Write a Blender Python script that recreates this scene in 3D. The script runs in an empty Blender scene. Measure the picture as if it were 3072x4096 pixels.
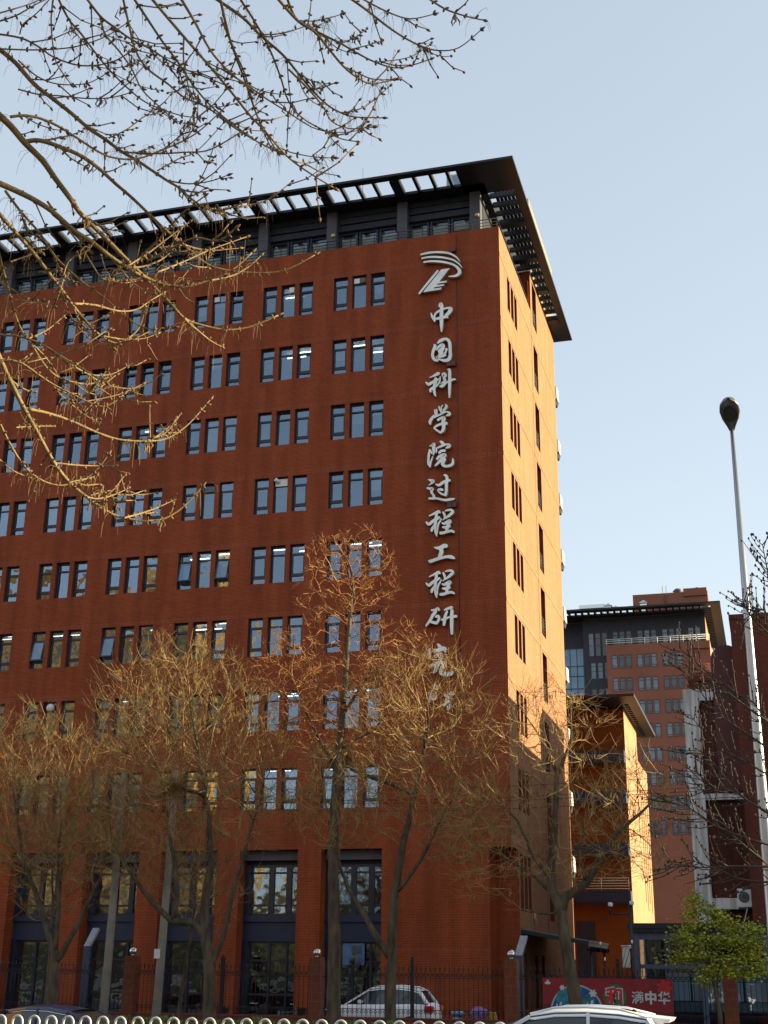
import bpy, bmesh, math, random
from mathutils import Vector, Matrix
from mathutils.geometry import tessellate_polygon
R = math.radians
S = bpy.context.scene
COL = S.collection
# ------------------------------------------------------------------ camera
CAM = Vector((11.193, -60.160, 2.3)); FPX = 5220.33
PITCH, ROLL, YAW = R(19.288), R(0.665), R(-16.133)
FW = Vector((math.sin(YAW)*math.cos(PITCH), math.cos(YAW)*math.cos(PITCH), math.sin(PITCH)))
RT0 = Vector((math.cos(YAW), -math.sin(YAW), 0)); UP0 = RT0.cross(FW)
RT = RT0*math.cos(ROLL)+UP0*math.sin(ROLL); UP = -RT0*math.sin(ROLL)+UP0*math.cos(ROLL)
cd = bpy.data.cameras.new('camera'); cam = bpy.data.objects.new('camera', cd); COL.objects.link(cam)
cd.sensor_fit = 'VERTICAL'; cd.sensor_height = 36.0; cd.lens = 36.0*FPX/4096
cd.clip_start = 0.1; cd.clip_end = 3000
cam.matrix_world = Matrix(((RT.x, UP.x, -FW.x, CAM.x), (RT.y, UP.y, -FW.y, CAM.y), (RT.z, UP.z, -FW.z, CAM.z), (0, 0, 0, 1)))
S.camera = cam
S.render.resolution_x, S.render.resolution_y = 768, 1024
# ------------------------------------------------------------------ light
SUN_EL, SUN_AZ = R(13.0), R(15.0)      # azimuth counted from +X towards +Y
sd = Vector((math.cos(SUN_AZ)*math.cos(SUN_EL), math.sin(SUN_AZ)*math.cos(SUN_EL), math.sin(SUN_EL)))
W = bpy.data.worlds.new('World'); S.world = W; W.use_nodes = True
wn = W.node_tree.nodes; bg = wn['Background']
sky = wn.new('ShaderNodeTexSky'); sky.sky_type = 'NISHITA'; sky.sun_disc = False
sky.sun_elevation = SUN_EL; sky.sun_rotation = R(90)-SUN_AZ
sky.altitude = 50; sky.air_density = 1.0; sky.dust_density = 0.8; sky.ozone_density = 1.6
bg.inputs[1].default_value = 0.15
hs = wn.new('ShaderNodeHueSaturation'); hs.inputs['Saturation'].default_value = .84; gm = wn.new('ShaderNodeGamma'); gm.inputs[1].default_value = .44; hs.inputs['Value'].default_value = 1.46
W.node_tree.links.new(sky.outputs[0], gm.inputs[0]); W.node_tree.links.new(gm.outputs[0], hs.inputs['Color']); W.node_tree.links.new(hs.outputs[0], bg.inputs[0])
ld = bpy.data.lights.new('sun', 'SUN'); ld.energy = 4.9; ld.angle = R(0.5); ld.color = (1.0, 0.85, 0.52)
sun = bpy.data.objects.new('sun', ld); COL.objects.link(sun); sun.location = (60, 20, 60)
sun.rotation_euler = (-sd).to_track_quat('-Z', 'Y').to_euler()
S.view_settings.view_transform = 'Standard'; S.view_settings.look = 'None'
S.view_settings.gamma = 1.0; S.view_settings.exposure = 1.40
try:
    S.cycles.use_denoising = True
    S.cycles.max_bounces = 8; S.cycles.transparent_max_bounces = 12
    S.cycles.caustics_reflective = False; S.cycles.caustics_refractive = False
except Exception: pass
# ------------------------------------------------------------------ placing helpers
def ray(px, py): return FW+RT*((px-1536)/FPX)-UP*((py-2048)/FPX)
def onY(px, py, Y): d = ray(px, py); return CAM+d*((Y-CAM.y)/d.y)
def onX(px, py, X): d = ray(px, py); return CAM+d*((X-CAM.x)/d.x)
def onD(px, py, D): return CAM+ray(px, py)*D
# ------------------------------------------------------------------ object helpers
def link(o, parent=None):
    COL.objects.link(o)
    if parent is not None: o.parent = parent
    return o
def tag(o, label=None, cat=None, group=None, kind=None):
    if label: o['label'] = label
    if cat: o['category'] = cat
    if group: o['group'] = group
    if kind: o['kind'] = kind
    return o
def thing(name, label, cat, loc=(0, 0, 0), rz=0.0, group=None):
    o = bpy.data.objects.new(name, None); o.location = loc; o.rotation_euler = (0, 0, rz); o.empty_display_size = .3
    link(o); return tag(o, label, cat, group)
def copy_tree(o, parent=None):
    c = o.copy(); link(c); 
    if parent is not None: c.parent = parent
    for ch in list(o.children): copy_tree(ch, c)
    return c
class MB:
    def __init__(s): s.v = []; s.f = []; s.m = []; s.mi = 0; s.smooth = False; s.sm = []
    def face(s, pts):
        n = len(s.v); s.v += [tuple(p) for p in pts]; s.f.append(tuple(range(n, n+len(pts)))); s.m.append(s.mi); s.sm.append(s.smooth)
    def faces(s, vs, fs):
        n = len(s.v); s.v += [tuple(p) for p in vs]
        for f in fs: s.f.append(tuple(n+i for i in f)); s.m.append(s.mi); s.sm.append(s.smooth)
    def box(s, x0, x1, y0, y1, z0, z1):
        v = [(x0,y0,z0),(x1,y0,z0),(x1,y1,z0),(x0,y1,z0),(x0,y0,z1),(x1,y0,z1),(x1,y1,z1),(x0,y1,z1)]
        s.faces(v, [(0,3,2,1),(4,5,6,7),(0,1,5,4),(1,2,6,5),(2,3,7,6),(3,0,4,7)])
    def bbox(s, x0, x1, y0, y1, z0, z1, b=.02):      # box with chamfered edges
        bm = bmesh.new(); bmesh.ops.create_cube(bm, size=1)
        for v in bm.verts: v.co = Vector(((x0+x1)/2+v.co.x*(x1-x0), (y0+y1)/2+v.co.y*(y1-y0), (z0+z1)/2+v.co.z*(z1-z0)))
        bmesh.ops.bevel(bm, geom=bm.edges[:], offset=b, segments=2, affect='EDGES')
        s.bm(bm)
    def bm(s, bm):
        bm.verts.index_update(); s.faces([v.co[:] for v in bm.verts], [[v.index for v in f.verts] for f in bm.faces]); bm.free()
    def beam(s, a, b, w, h=None):                     # square bar between two points
        a = Vector(a); b = Vector(b); h = h or w; d = (b-a).normalized()
        u = d.cross(Vector((0, 0, 1)));  u = Vector((1, 0, 0)) if u.length < .01 else u.normalized()
        n = u.cross(d)
        q = [u*(w/2)+n*(h/2), -u*(w/2)+n*(h/2), -u*(w/2)-n*(h/2), u*(w/2)-n*(h/2)]
        s.faces([a+p for p in q]+[b+p for p in q], [(0,1,5,4),(1,2,6,5),(2,3,7,6),(3,0,4,7),(3,2,1,0),(4,5,6,7)])
    def tube(s, pts, rad, n=6, cap=True):
        pts = [Vector(p) for p in pts]; k = len(pts)
        if not hasattr(rad, '__len__'): rad = [rad]*k
        base = len(s.v); ref = None
        for i, p in enumerate(pts):
            d = (pts[min(i+1, k-1)]-pts[max(i-1, 0)])
            d = d.normalized() if d.length > 1e-9 else Vector((0, 0, 1))
            if ref is None: ref = Vector((0, 0, 1)) if abs(d.z) < .9 else Vector((1, 0, 0))
            u = d.cross(ref); u = u.normalized() if u.length > 1e-6 else d.orthogonal().normalized()
            w = u.cross(d); ref = w
            for j in range(n):
                t = 2*math.pi*j/n; s.v.append(tuple(p+(u*math.cos(t)+w*math.sin(t))*rad[i]))
        for i in range(k-1):
            for j in range(n):
                a = base+i*n+j; b = base+i*n+(j+1) % n
                s.f.append((a, b, b+n, a+n)); s.m.append(s.mi); s.sm.append(n > 3)
        if cap:
            s.f.append(tuple(base+(k-1)*n+j for j in range(n))); s.m.append(s.mi); s.sm.append(False)
            s.f.append(tuple(base+j for j in reversed(range(n)))); s.m.append(s.mi); s.sm.append(False)
    def ball(s, c, r, n=16, sz=1.0):
        bm = bmesh.new(); bmesh.ops.create_uvsphere(bm, u_segments=n, v_segments=max(6, n//2), radius=r)
        for v in bm.verts: v.co = Vector((v.co.x+c[0], v.co.y+c[1], v.co.z*sz+c[2]))
        t = s.smooth; s.smooth = True; s.bm(bm); s.smooth = t
    def lathe(s, c, prof, n=20):                       # prof: (radius, z)
        base = len(s.v)
        for r, z in prof:
            for j in range(n): t = 2*math.pi*j/n; s.v.append((c[0]+r*math.cos(t), c[1]+r*math.sin(t), c[2]+z))
        for i in range(len(prof)-1):
            for j in range(n):
                a = base+i*n+j; b = base+i*n+(j+1) % n
                s.f.append((a, b, b+n, a+n)); s.m.append(s.mi); s.sm.append(True)
    def prism(s, poly, off):                            # polygon (3D points) pushed along off
        poly = [Vector(p) for p in poly]; off = Vector(off); n = len(poly)
        tris = tessellate_polygon([poly]); m0 = s.mi
        s.faces(poly, [tuple(t) for t in tris]); s.faces([p+off for p in poly], [tuple(t) for t in tris])
        s.mi = getattr(s, 'side', m0)
        for i in range(n): s.face([poly[i], poly[(i+1) % n], poly[(i+1) % n]+off, poly[i]+off])
        s.mi = m0
    def build(s, name, mats, parent=None, loc=None):
        me = bpy.data.meshes.new(name); me.from_pydata(s.v, [], s.f)
        if not isinstance(mats, (list, tuple)): mats = [mats]
        for m in mats: me.materials.append(m)
        if len(mats) > 1: me.polygons.foreach_set('material_index', s.m)
        if any(s.sm): me.polygons.foreach_set('use_smooth', s.sm)
        me.update(); o = bpy.data.objects.new(name, me)
        if loc is not None: o.location = loc
        return link(o, parent)
def fixnormals(o):
    bm = bmesh.new(); bm.from_mesh(o.data); bmesh.ops.recalc_face_normals(bm, faces=bm.faces[:]); bm.to_mesh(o.data); bm.free(); return o
# ------------------------------------------------------------------ materials
def nt(name):
    m = bpy.data.materials.new(name); m.use_nodes = True; t = m.node_tree; return m, t, t.nodes, t.nodes['Principled BSDF']
def mat(name, col, rough=.6, metal=0., var=.18, scale=3., bump=0., bscale=40., spec=.4, stretch=None):
    m, t, N, b = nt(name); L = t.links.new
    b.inputs['Roughness'].default_value = rough; b.inputs['Metallic'].default_value = metal
    b.inputs['Specular IOR Level'].default_value = spec
    g = N.new('ShaderNodeNewGeometry'); vec = g.outputs['Position']
    if stretch:
        mp = N.new('ShaderNodeMapping'); mp.inputs['Scale'].default_value = stretch; L(vec, mp.inputs[0]); vec = mp.outputs[0]
    n = N.new('ShaderNodeTexNoise'); n.inputs['Scale'].default_value = scale; n.inputs['Detail'].default_value = 5; L(vec, n.inputs[0])
    mr = N.new('ShaderNodeMapRange'); mr.inputs[1].default_value = .3; mr.inputs[2].default_value = .7
    mr.inputs[3].default_value = 1-var; mr.inputs[4].default_value = 1+var; L(n.outputs[0], mr.inputs[0])
    mx = N.new('ShaderNodeVectorMath'); mx.operation = 'SCALE'; mx.inputs[0].default_value = col[:3]; L(mr.outputs[0], mx.inputs['Scale'])
    L(mx.outputs[0], b.inputs['Base Color'])
    if bump:
        n2 = N.new('ShaderNodeTexNoise'); n2.inputs['Scale'].default_value = bscale; n2.inputs['Detail'].default_value = 4; L(vec, n2.inputs[0])
        bp = N.new('ShaderNodeBump'); bp.inputs['Strength'].default_value = bump; bp.inputs['Distance'].default_value = .02
        L(n2.outputs[0], bp.inputs['Height']); L(bp.outputs[0], b.inputs['Normal'])
    return m
def brick(name, c1, c2, mortar, bw=.25, bh=.07, rot=False, rough=.55, stain=.26, bump=.14, ms=.007, sp_=.12):
    m, t, N, b = nt(name); L = t.links.new
    g = N.new('ShaderNodeNewGeometry'); sp = N.new('ShaderNodeSeparateXYZ'); L(g.outputs['Position'], sp.inputs[0])
    ad = N.new('ShaderNodeMath'); L(sp.outputs[0], ad.inputs[0]); L(sp.outputs[1], ad.inputs[1])
    cb = N.new('ShaderNodeCombineXYZ')
    if rot: L(sp.outputs[2], cb.inputs[0]); L(ad.outputs[0], cb.inputs[1])
    else: L(ad.outputs[0], cb.inputs[0]); L(sp.outputs[2], cb.inputs[1])
    br = N.new('ShaderNodeTexBrick'); br.inputs['Scale'].default_value = 1; br.inputs['Brick Width'].default_value = bw
    br.inputs['Row Height'].default_value = bh; br.inputs['Mortar Size'].default_value = ms; br.inputs['Bias'].default_value = -.2
    br.inputs['Color1'].default_value = (*c1, 1); br.inputs['Color2'].default_value = (*c2, 1); br.inputs['Mortar'].default_value = (*mortar, 1)
    L(cb.outputs[0], br.inputs[0])
    mp = N.new('ShaderNodeMapping'); mp.inputs['Scale'].default_value = (.55, .55, .07); L(g.outputs['Position'], mp.inputs[0])
    n1 = N.new('ShaderNodeTexNoise'); n1.inputs['Scale'].default_value = 2.2; n1.inputs['Detail'].default_value = 6; L(mp.outputs[0], n1.inputs[0])
    mp2 = N.new('ShaderNodeMapping'); mp2.inputs['Scale'].default_value = (.8, .8, 9.); L(g.outputs['Position'], mp2.inputs[0])
    n2 = N.new('ShaderNodeTexNoise'); n2.inputs['Scale'].default_value = 1.0; n2.inputs['Detail'].default_value = 3; L(mp2.outputs[0], n2.inputs[0])
    mr = N.new('ShaderNodeMapRange'); mr.inputs[1].default_value = .3; mr.inputs[2].default_value = .72; mr.inputs[3].default_value = 1-stain; mr.inputs[4].default_value = 1+stain*.7; L(n1.outputs[0], mr.inputs[0])
    mr2 = N.new('ShaderNodeMapRange'); mr2.inputs[1].default_value = .3; mr2.inputs[2].default_value = .7; mr2.inputs[3].default_value = .93; mr2.inputs[4].default_value = 1.07; L(n2.outputs[0], mr2.inputs[0])
    mu = N.new('ShaderNodeMath'); mu.operation = 'MULTIPLY'; L(mr.outputs[0], mu.inputs[0]); L(mr2.outputs[0], mu.inputs[1])
    mx = N.new('ShaderNodeVectorMath'); mx.operation = 'SCALE'; L(br.outputs[0], mx.inputs[0]); L(mu.outputs[0], mx.inputs['Scale'])
    L(mx.outputs[0], b.inputs['Base Color']); b.inputs['Roughness'].default_value = rough; b.inputs['Specular IOR Level'].default_value = sp_
    bp = N.new('ShaderNodeBump'); bp.inputs['Strength'].default_value = bump; bp.inputs['Distance'].default_value = .01; bp.invert = True
    L(br.outputs['Fac'], bp.inputs['Height']); L(bp.outputs[0], b.inputs['Normal'])
    return m
def glass(name, tint=(.8, .88, .95), refl=.3, wob=.012, wscale=.5):
    m, t, N, b = nt(name); L = t.links.new; N.remove(b); out = N['Material Output']
    tr = N.new('ShaderNodeBsdfTransparent'); tr.inputs[0].default_value = (*tint, 1)
    gl = N.new('ShaderNodeBsdfGlossy'); gl.inputs['Roughness'].default_value = .01; gl.inputs[0].default_value = (.62, .80, 1, 1)
    fr = N.new('ShaderNodeFresnel'); fr.inputs[0].default_value = 1.5
    ad = N.new('ShaderNodeMath'); ad.inputs[1].default_value = refl; ad.use_clamp = True; L(fr.outputs[0], ad.inputs[0])
    mx = N.new('ShaderNodeMixShader'); L(ad.outputs[0], mx.inputs[0]); L(tr.outputs[0], mx.inputs[1]); L(gl.outputs[0], mx.inputs[2])
    g = N.new('ShaderNodeNewGeometry'); n = N.new('ShaderNodeTexNoise'); n.inputs['Scale'].default_value = wscale; n.inputs['Detail'].default_value = 2
    L(g.outputs['Position'], n.inputs[0]); bp = N.new('ShaderNodeBump'); bp.inputs['Strength'].default_value = 1; bp.inputs['Distance'].default_value = wob
    L(n.outputs[0], bp.inputs['Height']); L(bp.outputs[0], gl.inputs['Normal']); L(mx.outputs[0], out.inputs[0])
    return m
def emit(name, col, st):
    m, t, N, b = nt(name); b.inputs['Emission Color'].default_value = (*col, 1); b.inputs['Emission Strength'].default_value = st; b.inputs['Base Color'].default_value = (.8, .8, .8, 1); return m
M = {}
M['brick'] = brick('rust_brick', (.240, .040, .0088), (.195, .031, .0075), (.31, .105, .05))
M['soldier'] = brick('soldier_brick', (.23, .039, .0095), (.185, .030, .008), (.36, .14, .08), rot=True)
M['render'] = mat('ochre_render', (.34, .182, .108), .9, spec=0., var=.14, scale=.5, bump=.25, bscale=14)
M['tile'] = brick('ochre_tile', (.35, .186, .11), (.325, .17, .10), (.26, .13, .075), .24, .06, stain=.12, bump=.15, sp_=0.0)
M['reveal'] = mat('reveal_plaster', (.14, .03, .014), .7)
M['frame'] = mat('navy_frame', (.013, .017, .034), .35, var=.2, spec=.5)
M['glass'] = glass('window_glass', (.50, .60, .70), .20, .03, .9)
M['glass2'] = glass('wavy_glass', (.28, .33, .38), .26, .04, .8)
M['navy'] = mat('navy_panel', (.016, .026, .058), .45, var=.15, scale=1.2)
M['slate'] = mat('slate_panel', (.017, .021, .035), .5, var=.2, scale=1.)
M['column'] = mat('grey_column', (.080, .080, .105), .5, var=.12, scale=1.5)
M['roof'] = mat('roof_metal', (.009, .010, .016), .5, var=.25, scale=.8)
M['grey'] = mat('grey_metal', (.11, .115, .12), .5)
M['iron'] = mat('black_iron', (.012, .012, .014), .5)
M['room'] = mat('room_wall', (.20, .20, .19), .8, var=.5, scale=.35)
M['ceil'] = mat('room_ceiling', (.55, .56, .55), .8, var=.1)
M['blind'] = mat('roller_blind', (.42, .46, .44), .8, var=.12, scale=2)
M['tube'] = emit('lamp_tube', (.95, 1., .97), 2.2)
M['white'] = mat('white_paint', (.72, .73, .73), .5, var=.08)
M['steel'] = mat('bright_steel', (.62, .62, .60), .22, 1., var=.05)
M['signface'] = mat('sign_face', (.80, .82, .79), .4, .1, var=.12, scale=1.3)
M['signside'] = mat('sign_return', (.50, .42, .28), .35, .4, var=.2, scale=2)
M['signbox'] = mat('junction_box', (.11, .035, .022), .5)
M['lampyel'] = mat('lamp_shell', (.62, .52, .22), .4)
# ------------------------------------------------------------------ ground, road
def sheet(name, x0, x1, y0, y1, z, m):
    b = MB(); b.face([(x0,y0,z),(x1,y0,z),(x1,y1,z),(x0,y1,z)]); return tag(b.build(name, m), kind='structure')
M['asphalt'] = mat('asphalt', (.05, .05, .052), .85, var=.3, scale=1.5, bump=.3)
M['paving'] = brick('paving', (.22, .20, .18), (.18, .165, .15), (.12, .11, .10), .4, .4, rough=.8)
M['earth'] = mat('earth', (.16, .13, .10), .9, var=.3, scale=.2)
sheet('ground', -1500, 1500, -1500, 1500, -.16, M['earth'])
sheet('road', -400, 400, -47, -24, -.14, M['asphalt'])
b = MB(); b.box(-400, 400, -24, 2.5, -.3, 0.0); tag(b.build('pavement', M['paving']), kind='structure')
b = MB(); b.box(-400, 400, -75, -47, -.3, 0.0); tag(b.build('far_pavement', M['paving']), kind='structure')
b = MB()
for k in range(-40, 40): b.face([(k*6, -35.6, -.136), (k*6+2.5, -35.6, -.136), (k*6+2.5, -35.45, -.136), (k*6, -35.45, -.136)])
tag(b.build('road_markings', M['white']), kind='structure')
# ------------------------------------------------------------------ main building
PB, WW, WQ, XR = 4.118, .795, 1.057, -6.31
ZT0, FH, WH = 38.06, 3.8, 1.988
XL = -40.0
hall = thing('office_building', 'large rust brick office block with triple windows, dark slatted roof and sunlit ochre end wall', 'building')
def holes_wall(mb, P, u0, u1, v0, v1, holes, D):
    us = sorted({u0, u1, *[h[0] for h in holes], *[h[1] for h in holes]}); vs = sorted({v0, v1, *[h[2] for h in holes], *[h[3] for h in holes]})
    us = [u for u in us if u0 <= u <= u1]; vs = [v for v in vs if v0 <= v <= v1]
    for j in range(len(vs)-1):
        vm = (vs[j]+vs[j+1])/2; row = [h for h in holes if h[2] < vm < h[3]]; st = None
        for i in range(len(us)-1):
            um = (us[i]+us[i+1])/2; inh = any(h[0] < um < h[1] for h in row)
            if not inh and st is None: st = us[i]
            if inh and st is not None: mb.face([P(st,vs[j],0),P(us[i],vs[j],0),P(us[i],vs[j+1],0),P(st,vs[j+1],0)]); st = None
        if st is not None: mb.face([P(st,vs[j],0),P(u1,vs[j],0),P(u1,vs[j+1],0),P(st,vs[j+1],0)])
    m0 = mb.mi; mb.mi = 1
    for a, b_, c, d in holes:
        mb.face([P(a,c,0),P(a,d,0),P(a,d,D),P(a,c,D)]); mb.face([P(b_,c,0),P(b_,c,D),P(b_,d,D),P(b_,d,0)])
        mb.face([P(a,c,0),P(a,c,D),P(b_,c,D),P(b_,c,0)]); mb.face([P(a,d,0),P(b_,d,0),P(b_,d,D),P(a,d,D)])
    mb.mi = m0
def win_x(g, w): x1 = XR-g*PB-(2-w)*WQ; return x1-WW, x1
NG = 8
holes = [(win_x(g, w)[0], win_x(g, w)[1], ZT0-r*FH-WH, ZT0-r*FH) for r in range(8) for g in range(NG) for w in range(3)]
ZLIN = 7.6
mb = MB(); holes_wall(mb, lambda u, v, d: (u, d, v), XL, 0, ZLIN, 39.91, holes, .30)
# ground storey: brick piers
BW0, BW1 = -9.10, -6.12
mb.mi = 0
for k in range(9):
    xr = -9.09-k*PB; 
    mb.face([(xr-1.17,0,0),(xr,0,0),(xr,0,ZLIN),(xr-1.17,0,ZLIN)])
    mb.face([(xr-1.17,0,0),(xr-1.17,0,ZLIN),(xr-1.17,1.0,ZLIN),(xr-1.17,1.0,0)]); mb.face([(xr,0,0),(xr,1.0,0),(xr,1.0,ZLIN),(xr,0,ZLIN)])
mb.face([(-6.12,0,0),(-1.04,0,0),(-1.04,0,ZLIN),(-6.12,0,ZLIN)])
mb.face([(-6.12,0,0),(-6.12,0,ZLIN),(-6.12,1.0,ZLIN),(-6.12,1.0,0)])
mb.face([(-1.04,0,0),(-1.04,1.73,0),(-1.04,1.73,ZLIN),(-1.04,0,ZLIN)])
mb.face([(-1.04,1.73,0),(0,1.73,0),(0,1.73,ZLIN),(-1.04,1.73,ZLIN)])
mb.face([(XL,0,ZLIN),(0,0,ZLIN),(0,1.73,ZLIN),(XL,1.73,ZLIN)])
mb.face([(XL,0,39.91),(0,0,39.91),(0,.25,39.91),(XL,.25,39.91)]); mb.face([(XL,.25,39.91),(-.25,.25,39.91),(-.25,.25,38.9),(XL,.25,38.9)])
mb.build('brick_front', [M['brick'], M['reveal']], hall)
mb = MB()
for r in range(9):
    z = ZT0-r*FH+.03
    if z > ZLIN+.3: mb.box(XL, -.004, -.004, .002, z, z+.24)
mb.box(-1.0-5.1, -1.04, -.004, .002, 3.0, 3.22)
mb.build('soldier_course', M['soldier'], hall)
# east end wall
def PX(u, v, d): return (-d, u, v)
sh = []
for r in range(8):
    for w in range(3):
        y0 = 2.12+w*WQ; sh.append((y0, y0+WW, ZT0-r*FH-WH, ZT0-r*FH))
for zt in (38.05, 34.25, 30.45, 26.65, 22.85, 19.05, 15.2, 11.35, 7.5): sh.append((10.58, 12.1, zt-2.75, zt))
sh.append((10.58, 12.1, 39.4, 42.3)); sh += [(2.6, 3.4, .6, 3.0), (5.6, 6.4, .6, 3.0), (7.6, 8.4, .6, 3.0)]
sh += [(2.12+w*WQ, 2.12+w*WQ+WW, 4.9, 7.46) for w in range(3)]
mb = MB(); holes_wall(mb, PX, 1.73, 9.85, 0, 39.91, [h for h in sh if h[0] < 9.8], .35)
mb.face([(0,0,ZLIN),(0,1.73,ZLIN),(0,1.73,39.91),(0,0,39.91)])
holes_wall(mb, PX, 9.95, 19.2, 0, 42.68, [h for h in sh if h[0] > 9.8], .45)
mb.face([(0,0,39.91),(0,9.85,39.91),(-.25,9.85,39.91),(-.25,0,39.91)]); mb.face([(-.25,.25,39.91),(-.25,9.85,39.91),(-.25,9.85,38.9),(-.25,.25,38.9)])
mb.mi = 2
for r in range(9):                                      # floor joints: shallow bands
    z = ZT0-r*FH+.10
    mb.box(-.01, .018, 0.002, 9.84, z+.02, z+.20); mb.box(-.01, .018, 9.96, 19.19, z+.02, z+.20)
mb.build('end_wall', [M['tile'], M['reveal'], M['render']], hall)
mb = MB(); mb.face([(-.12,9.85,0),(-.12,9.95,0),(-.12,9.95,42),(-.12,9.85,42)]); mb.face([(0,9.85,0),(0,9.85,39.9),(-.12,9.85,39.9),(-.12,9.85,0)])
mb.tube([(-.05, 9.9, 0), (-.05, 9.9, 39.9)], .045, 6); mb.build('movement_joint', M['brick'], hall)
mb = MB(); mb.face([(-1.1,9.95,38.9),(0,9.95,38.9),(0,9.95,42.68),(-1.1,9.95,42.68)]); mb.face([(-1.1, 9.95, 38.9), (-1.1, 9.95, 42.68), (-1.1, 9.2, 42.68), (-1.1, 9.2, 38.9)])
mb.build('return_wall', M['brick'], hall)
mb = MB(); mb.face([(XL,19.2,0),(0,19.2,0),(0,19.2,42.6),(XL,19.2,42.6)]); mb.face([(XL,0,0),(XL,19.2,0),(XL,19.2,42.6),(XL,0,39.9)])
mb.face([(XL,.25,38.9),(0,.25,38.9),(0,10,38.9),(XL,10,38.9)]); mb.build('back_wall', M['brick'], hall)
# rooms: partitions, ceilings, lamps
mb = MB()
mb.face([(XL,3.6,0),(-.5,3.6,0),(-.5,3.6,38.8),(XL,3.6,38.8)])
for g in range(NG+1): x = XR+.35-g*PB; mb.face([(x,.32,0),(x,3.6,0),(x,3.6,38.8),(x,.32,38.8)])
mb.face([(-.6,1.8,0),(-.6,19,0),(-.6,19,38.8),(-.6,1.8,38.8)])
mb.build('room_partition', M['room'], hall)
mb = MB()
for r in range(9): z = ZT0-r*FH+.45; mb.box(XL, -.62, .32, 3.6, z, z+.25)
mb.build('room_ceiling', M['ceil'], hall)
tubes = [(1,0,1),(1,1,1),(1,1,2),(1,0,2),(2,3,1),(4,2,1),(4,2,2),(4,2,0),(4,1,1),(4,1,2),(4,0,1),(4,0,2),(4,4,2),(5,4,0),(5,4,2),(5,4,1),(5,5,2),(5,5,1),(5,2,1),(5,2,2),(5,2,0),(5,3,2),(6,1,1),(6,1,2),(6,0,1),(6,0,2),(6,2,2),(6,3,1),(7,0,2),(7,0,0),(7,1,2),(7,1,1),(0,1,1)]
ltm = None; rnd = random.Random(4)
for r, g, w in tubes:
    x0, x1 = win_x(g, w); z = ZT0-r*FH+.22
    if ltm is None:
        q = MB(); q.box(-.55, .55, -.03, .03, -.04, 0); o = q.build('ceiling_lamp', M['tube'], hall); ltm = o
    else: o = ltm.copy(); link(o, hall)
    o.location = ((x0+x1)/2+rnd.uniform(-.35, .1), rnd.choice((1.3, 1.8, 2.3)), z)
# window types
def frame_mb(kind):
    b = MB(); h, w = WH, WW; y0, y1 = 0.0, .07; t = .06
    b.box(0, t, y0, y1, 0, h); b.box(w-t, w, y0, y1, 0, h); b.box(t, w-t, y0, y1, h-.07, h); b.box(t, w-t, y0, y1, 0, .045)
    b.box(t, w-t, y0-.012, y1, h-.50, h-.43)
    if kind == 'A':
        b.box(t, w-t, y0-.015, y1, .32, .42)
        b.box(t, t+.055, y0-.03, y1, .42, h-.50); b.box(w-t-.055, w-t, y0-.03, y1, .42, h-.50)
        b.box(t+.055, w-t-.055, y0-.03, y1, .42, .475); b.box(t+.055, w-t-.055, y0-.03, y1, h-.545, h-.50)
    return b
def pane_mb():
    b = MB(); b.face([(.04,.045,.03),(WW-.04,.045,.03),(WW-.04,.045,WH-.05),(.04,.045,WH-.05)]); return b
def blind_mb(f):
    b = MB(); b.box(.07, WW-.07, .10, .112, WH*(1-f), WH-.08); return b
proto = {}
for k in 'AB':
    fo = frame_mb(k).build('window', M['frame'], hall); po = pane_mb().build('pane', M['glass'], fo); proto[k] = fo
blinds = {f: None for f in (.35, .55, .95)}
used = set(); rest = []; OPEN = {(5,4,0), (5,4,2), (5,3,0), (4,2,2), (4,2,0)}
cand = sorted([(r, g, w) for r in range(8) for g in range(NG) for w in range(3)], key=lambda t: (t[1] > 4, t[0] == 7, t[1]))
OCH = lambda r, g: (r >= 4 and g >= 3)
n = 0
for r, g, w in cand:
    x0, x1 = win_x(g, w); zb = ZT0-r*FH-WH; k = 'B' if w == 1 else 'A'
    wavy = (r >= 3 and g >= 3)
    if n < 100:
        p = proto[k]
        if k in used:
            o = p.copy(); link(o, hall); c = p.children[0].copy(); link(c, o)
        else: o = p; c = p.children[0]; used.add(k)
        o.location = (x0, .20, zb)
        c.rotation_euler = (R(rnd.gauss(0, .9)), 0, R(rnd.gauss(0, .6)))
        if wavy:
            if 'w' not in proto:
                q = pane_mb(); d = q.build('pane', M['glass2'], o); me = d.data; bpy.data.objects.remove(d); proto['w'] = me
            c.data = proto['w']
        if (r, g, w) in OPEN: 
            q = MB(); q.box(0,.69,-.03,.03,-1.12,-1.05); q.box(0,.69,-.03,.03,-.05,0); q.box(0,.06,-.03,.03,-1.05,-.05); q.box(.63,.69,-.03,.03,-1.05,-.05)
            s = q.build('open_sash', M['frame'], o, (.055, -.05, WH-.5)); s.rotation_euler = (R(-13), 0, 0)
            q = MB(); q.face([(.05,0,-1.06),(.64,0,-1.06),(.64,0,-.04),(.05,0,-.04)]); q.build('sash_pane', M['glass'], s)
        rr = rnd.random()
        f = .95 if (r, g) in ((2, 3), (3, 4), (6, 0), (6, 1), (7, 0), (7, 1)) else (.35 if rr < .22 else .55 if rr < .34 else .95 if rr < .38 else None)
        if f and (r, g, w) not in tubes:
            if blinds[f] is None: blinds[f] = blind_mb(f).build('roller_blind', M['blind'], o)
            else: d = blinds[f].copy(); link(d, o)
        n += 1
    else: rest.append((r, g, w))
mb = MB(); mp = MB()
for r, g, w in rest:
    x0, x1 = win_x(g, w); zb = ZT0-r*FH-WH
    for src, dst in ((frame_mb('B' if w == 1 else 'A'), mb), (pane_mb(), mp)):
        dst.faces([(a+x0, b_+.20, c+zb) for a, b_, c in src.v], src.f)
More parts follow.
